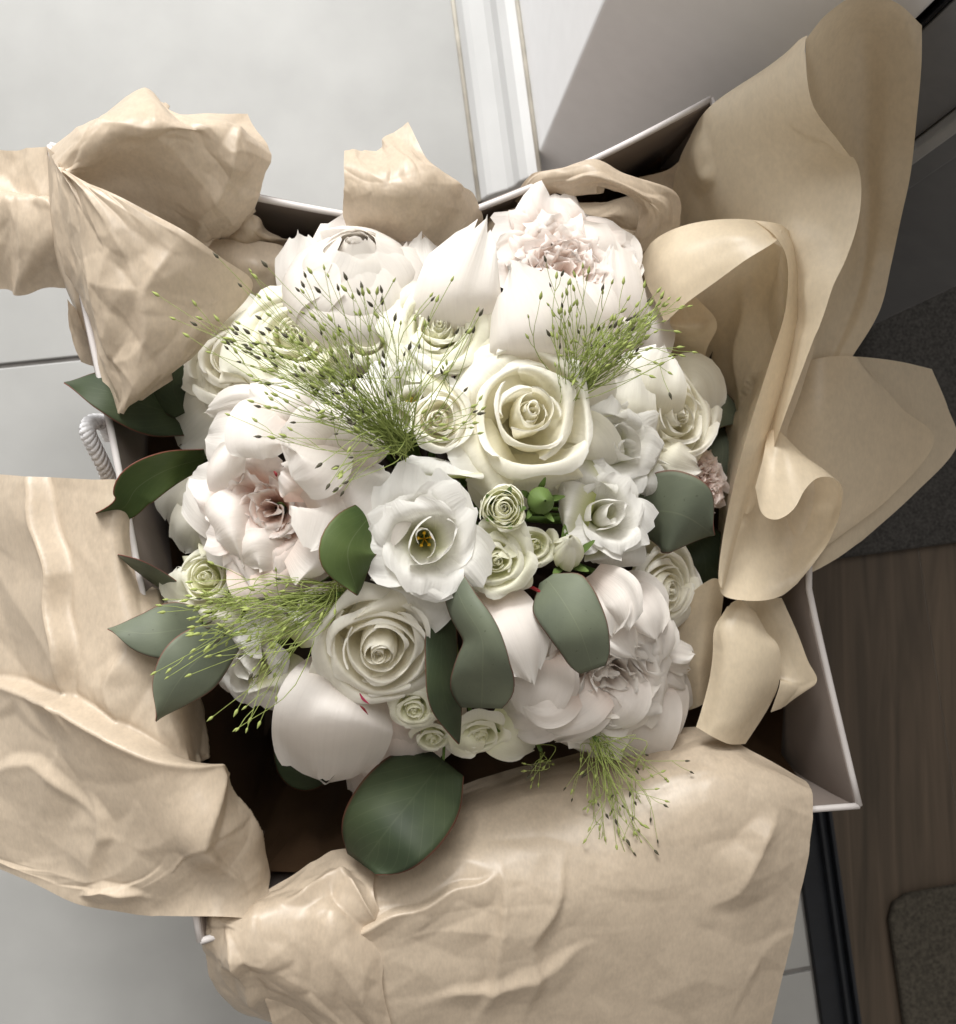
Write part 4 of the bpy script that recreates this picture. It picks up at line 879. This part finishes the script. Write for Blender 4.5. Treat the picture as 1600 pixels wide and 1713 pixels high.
lisianthus(t, fr, .025, seed=4, n=7, stam=False)
petals(t, 'lisi', [([(450, 1080, -8), (440, 1060, 2), (400, 1070, 0)], [30, 44, 40, 26], dict(bulge=5)), ([(450, 1110, -6), (470, 1150, -4), (450, 1185, -22)], [40, 56, 50, 32], dict(bulge=8)), ([(480, 1060, -8), (500, 1040, -2), (510, 1020, -8)], [34, 46, 40, 26], dict(bulge=6))])
t = flower('lisianthus', 690, 660, -8, 'white lisianthus with a yellow eye half hidden by the tall grass', 'lisianthus', GL)
fr, _ = frame(692, 665, -4, (.05, .15))
lisianthus(t, fr, .024, seed=5, n=7)
petals(t, 'lisi', [([(650, 660, -10), (630, 650, 0), (615, 640, -8)], [34, 44, 40, 26], dict(bulge=5)), ([(700, 620, -10), (710, 610, 2), (730, 590, -4)], [34, 46, 40, 26], dict(bulge=5))])
# ---- spray roses, carnations, buds
def small(name, x, y, dz, R, label, cat, mat, n=34, tilt=(0, 0), seed=1, guards=(), rosy=False, rufm=1.0, **k):
    th = flower(name, x, y, dz, label, cat, GS, .0014); fr, _ = frame(x, y, dz, tilt)
    if rosy: rose(th, fr, R, mat, n=n, seed=seed, core=.34, openr=1.5, hi=.8, rufm=rufm)
    else: ruffle(th, fr, R, mat, n=n, seed=seed, **{**dict(wd=.75, ruf=.13, jag=.03), **k})
    petals(th, mat, guards, ruf=1.5); return th, fr
small('carnation', 492, 562, 5, .0285, 'cream spray carnation in front of the closed back peony', 'carnation', 'carn', 22, (-.1, .2), 21, rosy=True, rufm=1.7,
 guards=[([(480, 600, -12), (460, 630, -4), (450, 655, -18)], [40, 56, 52, 34], dict(bulge=4)), ([(530, 580, -12), (560, 590, -2), (570, 620, -14)], [34, 44, 40, 26], dict(bulge=4))])
small('carnation', 735, 550, 8, .0225, 'frilly pale yellow carnation at the foot of the large blush petals', 'carnation', 'carn', 22, (0, .2), 22, rosy=True, rufm=1.7,
 guards=[([(720, 590, -10), (710, 615, -2), (700, 640, -12)], [34, 46, 44, 30], dict(bulge=4)), ([(750, 590, -10), (775, 600, -2), (785, 630, -14)], [30, 40, 36, 26], dict(bulge=4)), ([(760, 640, -12), (740, 660, -2), (720, 680, -8)], [34, 46, 40, 26], dict(bulge=4))])
small('carnation', 612, 565, 0, .0115, 'small cream carnation peeping through the grass at the back', 'carnation', 'carn', 10, (0, .2), 23, rosy=True, rufm=1.6)
small('carnation', 830, 938, 4, .0155, 'scalloped greenish cream carnation beside the central lisianthus', 'carnation', 'spray', 13, (.05, -.1), 24, rosy=True,
 guards=[([(830, 920, -4), (850, 900, 6), (872, 925, 2)], [22, 34, 32, 20], dict(bulge=-3, jag=.04)), ([(840, 950, -4), (860, 965, 4), (862, 990, -6)], [22, 32, 30, 20], dict(bulge=-3, jag=.04)), ([(810, 950, -4), (790, 970, 2), (800, 990, -8)], [22, 32, 28, 18], dict(bulge=-3, jag=.04))])
small('carnation', 895, 912, -4, .0105, 'tiny greenish carnation next to the dark green bud', 'carnation', 'spray', 9, (.1, -.1), 25, rosy=True)
t, fr = small('spray_rose', 692, 1185, 2, .0125, 'little cream spray rose hanging beside the dark curled leaf', 'spray rose', 'spray', 12, (-.1, -.6), 26, rosy=True); sepals(t, fr, .0125)
t, fr = small('spray_rose', 722, 1236, -8, .0095, 'lowest cream spray rose bud with green sepals', 'spray rose', 'spray', 9, (0, -.8), 27, rosy=True); sepals(t, fr, .0105)
t, fr = small('spray_rose', 802, 1228, -6, .0145, 'loose cream spray rose between the curled leaf and the ragged peony', 'spray rose', 'spray', 12, (.05, -.8), 28, rosy=True); sepals(t, fr, .014)
petals(t, 'spray', [([(820, 1200, -16), (860, 1225, -12), (900, 1245, -30)], [40, 54, 46, 24], dict(bulge=6)), ([(790, 1200, -10), (780, 1240, -6), (775, 1265, -20)], [24, 32, 28, 14], dict(bulge=4))])
small('carnation', 1165, 812, -16, .0175, 'pink carnation peeping out behind the right hand leaf', 'carnation', 'pink', 30, (.5, 0), 29, jag=.06)
t = flower('spray_rose', 735, 700, 0, 'cream spray rose squeezed between the grass and the large cream rose', 'spray rose', GS, .0014); fr, _ = frame(735, 702, 0, (-.2, 0)); rose(t, fr, .0155, 'rose', n=14, seed=8, core=.36)
t = flower('spray_rose', 335, 985, -2, 'cream spray rose at the left edge above the feathery grass', 'spray rose', GS, .0016); fr, _ = frame(345, 965, 4, (-.25, .15)); rose(t, fr, .0150, 'spray', n=12, seed=33, core=.36, openr=.8)
petals(t, 'lisi', [([(350, 960, -16), (310, 975, 0), (298, 950, 6)], [34, 46, 40, 24], dict(bulge=8, mat='spray')), ([(355, 985, -14), (320, 1020, 2), (310, 1050, -12)], [34, 46, 44, 26], dict(bulge=8, mat='rosepale')), ([(370, 990, -12), (360, 1030, 2), (345, 1065, -14)], [30, 42, 40, 26], dict(bulge=8, mat='rosepale')), ([(360, 940, -10), (370, 920, 2), (360, 905, 0)], [30, 40, 34, 20], dict(bulge=5, mat='spray'))])
t = flower('spray_rose', 843, 852, 6, 'tight round cream rosebud beside the central lisianthus', 'spray rose', GS, .0016); fr, _ = frame(843, 850, 8, (-.02, .06)); rose(t, fr, .0128, 'spray', n=20, seed=9, core=.42, openr=.35, hi=.7); sepals(t, fr, .0132, L=1.3, out=.5, base=-.5)
t = flower('rosebud', 948, 905, 8, 'pointed cream rosebud standing above the notched leaf', 'rosebud', GS, .0016); fr, _ = frame(950, 925, 4, (-.12, .45))
for i in range(9):
    f = i / 8; az = i * 2.4
    grid_obj('petal', rpetal(fr, az, [(.05, -.7), (.42 + .12 * f, -.35), (.46 + .12 * f, .15), (.26 + .12 * f, .85 - .15 * f), (.05 + .16 * f, 1.5 - .5 * f)], .0135, .55, k=1.0, spiral=.12, ruf=.03, edge=.3, seed=900 + i), M['spray'], t)
sepals(t, fr, .0145, L=1.5, out=.9, base=-.55, seed=.4)
t = flower('rosebud', 905, 838, 0, 'unopened dark green rosebud in the middle of the bouquet', 'rosebud', GS, .0014); fr, _ = frame(905, 838, 4, (.1, -.05))
for i in range(7):
    f = i / 6
    grid_obj('sepal', rpetal(fr, i * 2.4, [(.1, -.7), (.55 + .1 * f, -.35), (.62 + .1 * f, .1), (.38, .5), (.06, .85)], .0095, .6, k=1, edge=.4, seed=950 + i), M['sepal'], t)
sepals(t, fr, .012, L=1.6, out=.8, base=-.5, seed=.2)

# ---- eucalyptus leaves
GE = 'eucalyptus leaves around the bouquet'
def leaf(label, sp, wd, mat, stalk=None, absz=False, notch=0, **k):
    k.setdefault('tip', 'leaf'); o = blade('eucalyptus_leaf', M[mat], None, sp, wd, nu=15, nv=26, absz=absz, **k)
    m = o.modifiers.new('thick', 'SOLIDIFY'); m.thickness = .0005; m.offset = 0
    finish(o, label, 'leaf', GE)
    b = np.asarray(sp[0], float); z0 = b[2] * .001 if absz else float(dome(np.mean([s[0] for s in sp]), np.mean([s[1] for s in sp]))) + b[2] * .001
    p0 = P(b[0], b[1], z0)
    if stalk is None:
        d = np.array(BIND); q = np.array([p0 * (1 - x) + d * x for x in (0, .1, .35, .7)]); q[1, 2] = p0[2] - .008; q[2, :2] = p0[:2] * .5 + d[:2] * .5
        tube_obj('leaf_stalk', crv(q, np.linspace(0, 1, 10)), [.0009] * 3 + [.0012] * 7, M['stem'], o)
    else:
        mt, pts = stalk; tube_obj('leaf_stalk', crv([P(x, y, (float(dome(np.mean([s[0] for s in sp]), np.mean([s[1] for s in sp]))) if not absz else 0) + z * .001) for x, y, z in pts], np.linspace(0, 1, 10)), .0009, M[mt], o)
    return o
leaf('dark leaf with a pointed tip sticking out under the pointed tissue flap', [(320, 700, 262), (250, 680, 292), (180, 655, 305), (107, 640, 300)], [30, 46, 44, 30, 3], 'leafdark', absz=True, bulge=4, tilt=-8)
leaf('dark leaf between the pointed flap and the shaded rose', [(310, 690, 280), (290, 650, 290), (300, 600, 295)], [20, 34, 34, 4], 'leafdark', absz=True, bulge=4)
leaf('curled green leaf whose underside folds over at the left rim', [(345, 765, 285), (280, 785, 312), (230, 815, 318), (205, 850, 312), (160, 859, 306)], [14, 30, 36, 22, 2], 'leafolive', absz=True, bulge=-5, tilt=10)
leaf('thin blue green leaf seen edge on at the left', [(310, 995, 285), (270, 970, 296), (235, 948, 312), (197, 928, 318)], [10, 13, 10, 3], 'leafblue', absz=True, bulge=3, tilt=8)
leaf('broad dark leaf with a reddish tip left of the feathery grass', [(340, 1045, 300), (290, 1055, 320), (240, 1060, 326), (180, 1052, 326)], [30, 46, 44, 28, 2], 'leafblue', absz=True, bulge=5, tilt=-4)
leaf('broad leaf pointing down at the lower left over the tissue sheet', [(385, 1065, 305), (335, 1100, 328), (295, 1145, 332), (261, 1207, 328)], [26, 48, 52, 36, 2], 'leafblue', absz=True, bulge=5, tilt=5)
leaf('olive green leaf wedged between the open peony and the central lisianthus', [(655, 800, -10), (620, 860, 6), (582, 920, 20), (598, 996, 12)], [8, 22, 44, 46, 12], 'leafolive', bulge=5, tilt=6)
leaf('large grey green leaf curled like a scoop at the bottom centre', [(752, 950, 14), (775, 1010, 28), (806, 1065, 32), (808, 1122, 24), (806, 1184, 2)], [15, 24, 30, 32, 44, 54, 46], 'leafblue', bulge=9, tilt=-9, tip='blunt')
leaf('narrow dark leaf hanging behind the scoop shaped leaf', [(742, 1010, -4), (738, 1080, 10), (742, 1160, 10), (768, 1245, -8)], [14, 26, 26, 26, 8], 'leafdark', bulge=5, tilt=8)
leaf('matt grey green leaf with a notched end and red stalk over the ragged peony', [(915, 968, 24), (945, 1010, 34), (972, 1060, 36), (992, 1120, 26)], [14, 48, 54, 52, 48, 40, 30], 'leafblue', bulge=4, tilt=-3, tip='blunt', stalk=('redstem', [(872, 968, 4), (880, 978, 14), (895, 985, 22), (925, 1002, 29)]))
leaf('broad leaf half in shadow at the right edge of the bouquet', [(1070, 860, -4), (1110, 855, 12), (1150, 865, 18), (1196, 895, 8)], [34, 64, 70, 58, 4], 'leafblue', bulge=5, tilt=-8)
leaf('slate green leaf pointing right behind the half open rose', [(1150, 650, -30), (1180, 680, -18), (1212, 690, -16), (1248, 705, -22)], [26, 44, 40, 22, 2], 'leafblue', bulge=4, tilt=4)
leaf('slate green leaf hanging below the right pointing one', [(1200, 715, -40), (1210, 755, -28), (1200, 800, -30), (1190, 830, -40)], [20, 34, 32, 16, 3], 'leafblue', bulge=4)
leaf('dark leaf in the gap between the right roses and the paper cone', [(1160, 880, -60), (1180, 940, -50), (1178, 1000, -58)], [26, 44, 40, 6], 'leafdark', bulge=4)
leaf('large round leaf hanging over the lower tissue sheet', [(742, 1272, 284), (692, 1335, 308), (646, 1392, 318), (606, 1446, 308)], [44, 74, 84, 82, 70, 40], 'leafdark', absz=True, bulge=8, tilt=-14, tip='blunt')
leaf('dim leaf under the pink peony bud in the dark gap', [(560, 1270, 235), (510, 1290, 240), (480, 1265, 236), (465, 1225, 230)], [16, 32, 30, 18, 3], 'leafdark', absz=True, bulge=4)

# ---- feathery panic grass
GG = 'sprays of feathery panic grass'
def seed_mesh(name, mat):
    k = 6; prof = [(0, 0), (.0006, .0007), (.00085, .0017), (.0006, .0029), (.00012, .0042), (0, .0046)]
    v = []; f = []
    for r, z in prof: v += [(r * math.cos(a * 6.283 / k), r * math.sin(a * 6.283 / k), z) for a in range(k)]
    for i in range(len(prof) - 1): f += [(i * k + j, i * k + (j + 1) % k, (i + 1) * k + (j + 1) % k, (i + 1) * k + j) for j in range(k)]
    me = bpy.data.meshes.new(name); me.from_pydata(v, [], f); me.polygons.foreach_set('use_smooth', [True] * len(f)); me.materials.append(mat); return me
SEEDG = seed_mesh('seed', M['seedg']); SEEDD = seed_mesh('seed', M['seedd'])
def spray(label, root, fans, dark=.4, seed=0, zref=None):
    """fans: (tip px, py, mm above root height, spread px, number of stalks)"""
    rng = random.Random(seed); zr = float(dome(*root[:2])) + root[2] * .001 if zref is None else zref
    p0 = P(root[0], root[1], zr); th = thing('panic_grass', tuple(p0), label, 'grass spray', GG)
    V_, F_ = [], []; seeds = []
    def add(path, r):
        v, f = tube(path, r, 4, False); o = len(V_); V_.extend(v.tolist()); F_.extend([tuple(i + o for i in q) for q in f])
    d = np.array(BIND); q = np.array([p0, p0 * .85 + d * .15 - np.array([0, 0, .012]), p0 * .4 + d * .6, d])
    for tx, ty, tz, spx, cnt in fans:
        for i in range(cnt):
            ex, ey = tx + rng.gauss(0, spx * .55), ty + rng.gauss(0, spx * .55); ez = zr + (tz + rng.uniform(-9, 9)) * .001
            lead = rng.uniform(.45, 1.0) if rng.random() < .55 else rng.uniform(.85, 1.0)
            e = P(root[0] + (ex - root[0]) * lead, root[1] + (ey - root[1]) * lead, zr + (ez - zr) * lead)
            a = p0 + np.array([rng.gauss(0, .0030), rng.gauss(0, .0030), rng.uniform(-.012, 0)])
            mid = (a + e) / 2 + np.array([rng.gauss(0, .0055), rng.gauss(0, .0055), .004 + rng.uniform(0, .006)])
            pa = crv([a, mid, e], np.linspace(0, 1, 9)); add(pa, np.linspace(.00028, .00015, 9)); seeds.append((e, e - pa[-2]))
            if rng.random() < .65:
                for b in range(rng.choice((1, 1, 2))):
                    k = rng.randint(4, 7); st = pa[k]; dirv = pa[k + 1] - pa[k]; dirv = dirv / np.linalg.norm(dirv)
                    sd = np.cross(dirv, [0, 0, 1.0]) * rng.choice((-1, 1)); ln = rng.uniform(.006, .016)
                    en = st + dirv * ln * .9 + sd * ln * rng.uniform(.15, .5) + np.array([0, 0, rng.uniform(-.002, .004)])
                    add(crv([st, (st + en) / 2 + sd * .0006, en], np.linspace(0, 1, 5)), .00017); seeds.append((en, en - st))
    so = link_mesh('stalk', np.array(V_), F_, M['grass'], th); so['kind'] = 'stuff'
    tube_obj('stem', crv(q, np.linspace(0, 1, 10)), .0012, M['stem'], th)
    for e, dv in seeds[:290]:
        o = bpy.data.objects.new('seed', SEEDD if rng.random() < dark else SEEDG); COL.objects.link(o); o.parent = th
        o.location = Vector(e - p0); o.rotation_mode = 'QUATERNION'; o.rotation_quaternion = Vector(dv).to_track_quat('Z', 'Y'); s = rng.uniform(.6, 1.05); o.scale = (s, s, s)
spray('largest spray of dark seeded panic grass fanning out over the upper left flowers', (672, 742, 16),
 [(430, 560, 24, 64, 24), (500, 480, 30, 50, 17), (570, 470, 34, 44, 12), (360, 540, 16, 64, 13), (290, 500, 16, 46, 7), (400, 450, 22, 44, 9), (640, 500, 34, 34, 8), (440, 690, 20, 48, 15), (560, 800, 20, 36, 9), (740, 460, 36, 34, 6), (790, 530, 32, 34, 6), (810, 670, 26, 28, 7), (560, 640, 16, 50, 24), (700, 600, 30, 40, 6)], .38, 1)
spray('bright green spray of panic grass leaning up right between the two cream roses', (958, 655, 12),
 [(1110, 500, 20, 30, 34), (1050, 540, 24, 40, 30), (1000, 480, 30, 50, 12), (920, 480, 30, 40, 9), (1130, 600, 20, 22, 7), (960, 590, 20, 50, 12)], .12, 2)
spray('yellow green spray of panic grass spreading left below the open peony', (565, 995, 6),
 [(320, 1010, 14, 46, 20), (350, 1060, 12, 58, 18), (310, 1120, 12, 54, 10), (420, 1110, 14, 56, 10), (400, 1210, 4, 44, 7), (450, 1015, 10, 56, 13), (240, 1020, 14, 30, 5)], .1, 3)
spray('drooping spray of panic grass hanging over the lower tissue sheet', (1000, 1240, 0),
 [(1065, 1400, 2, 48, 14), (1010, 1380, 2, 44, 10), (1095, 1470, -2, 34, 6), (960, 1330, 2, 36, 5), (1130, 1320, 2, 44, 6), (1060, 1300, 2, 50, 8)], .35, 4, zref=.306)
spray('few small stalks of panic grass at the dark lower gap', (905, 1255, -30), [(890, 1300, 0, 14, 3), (910, 1275, 0, 10, 3)], .1, 5, zref=.285)
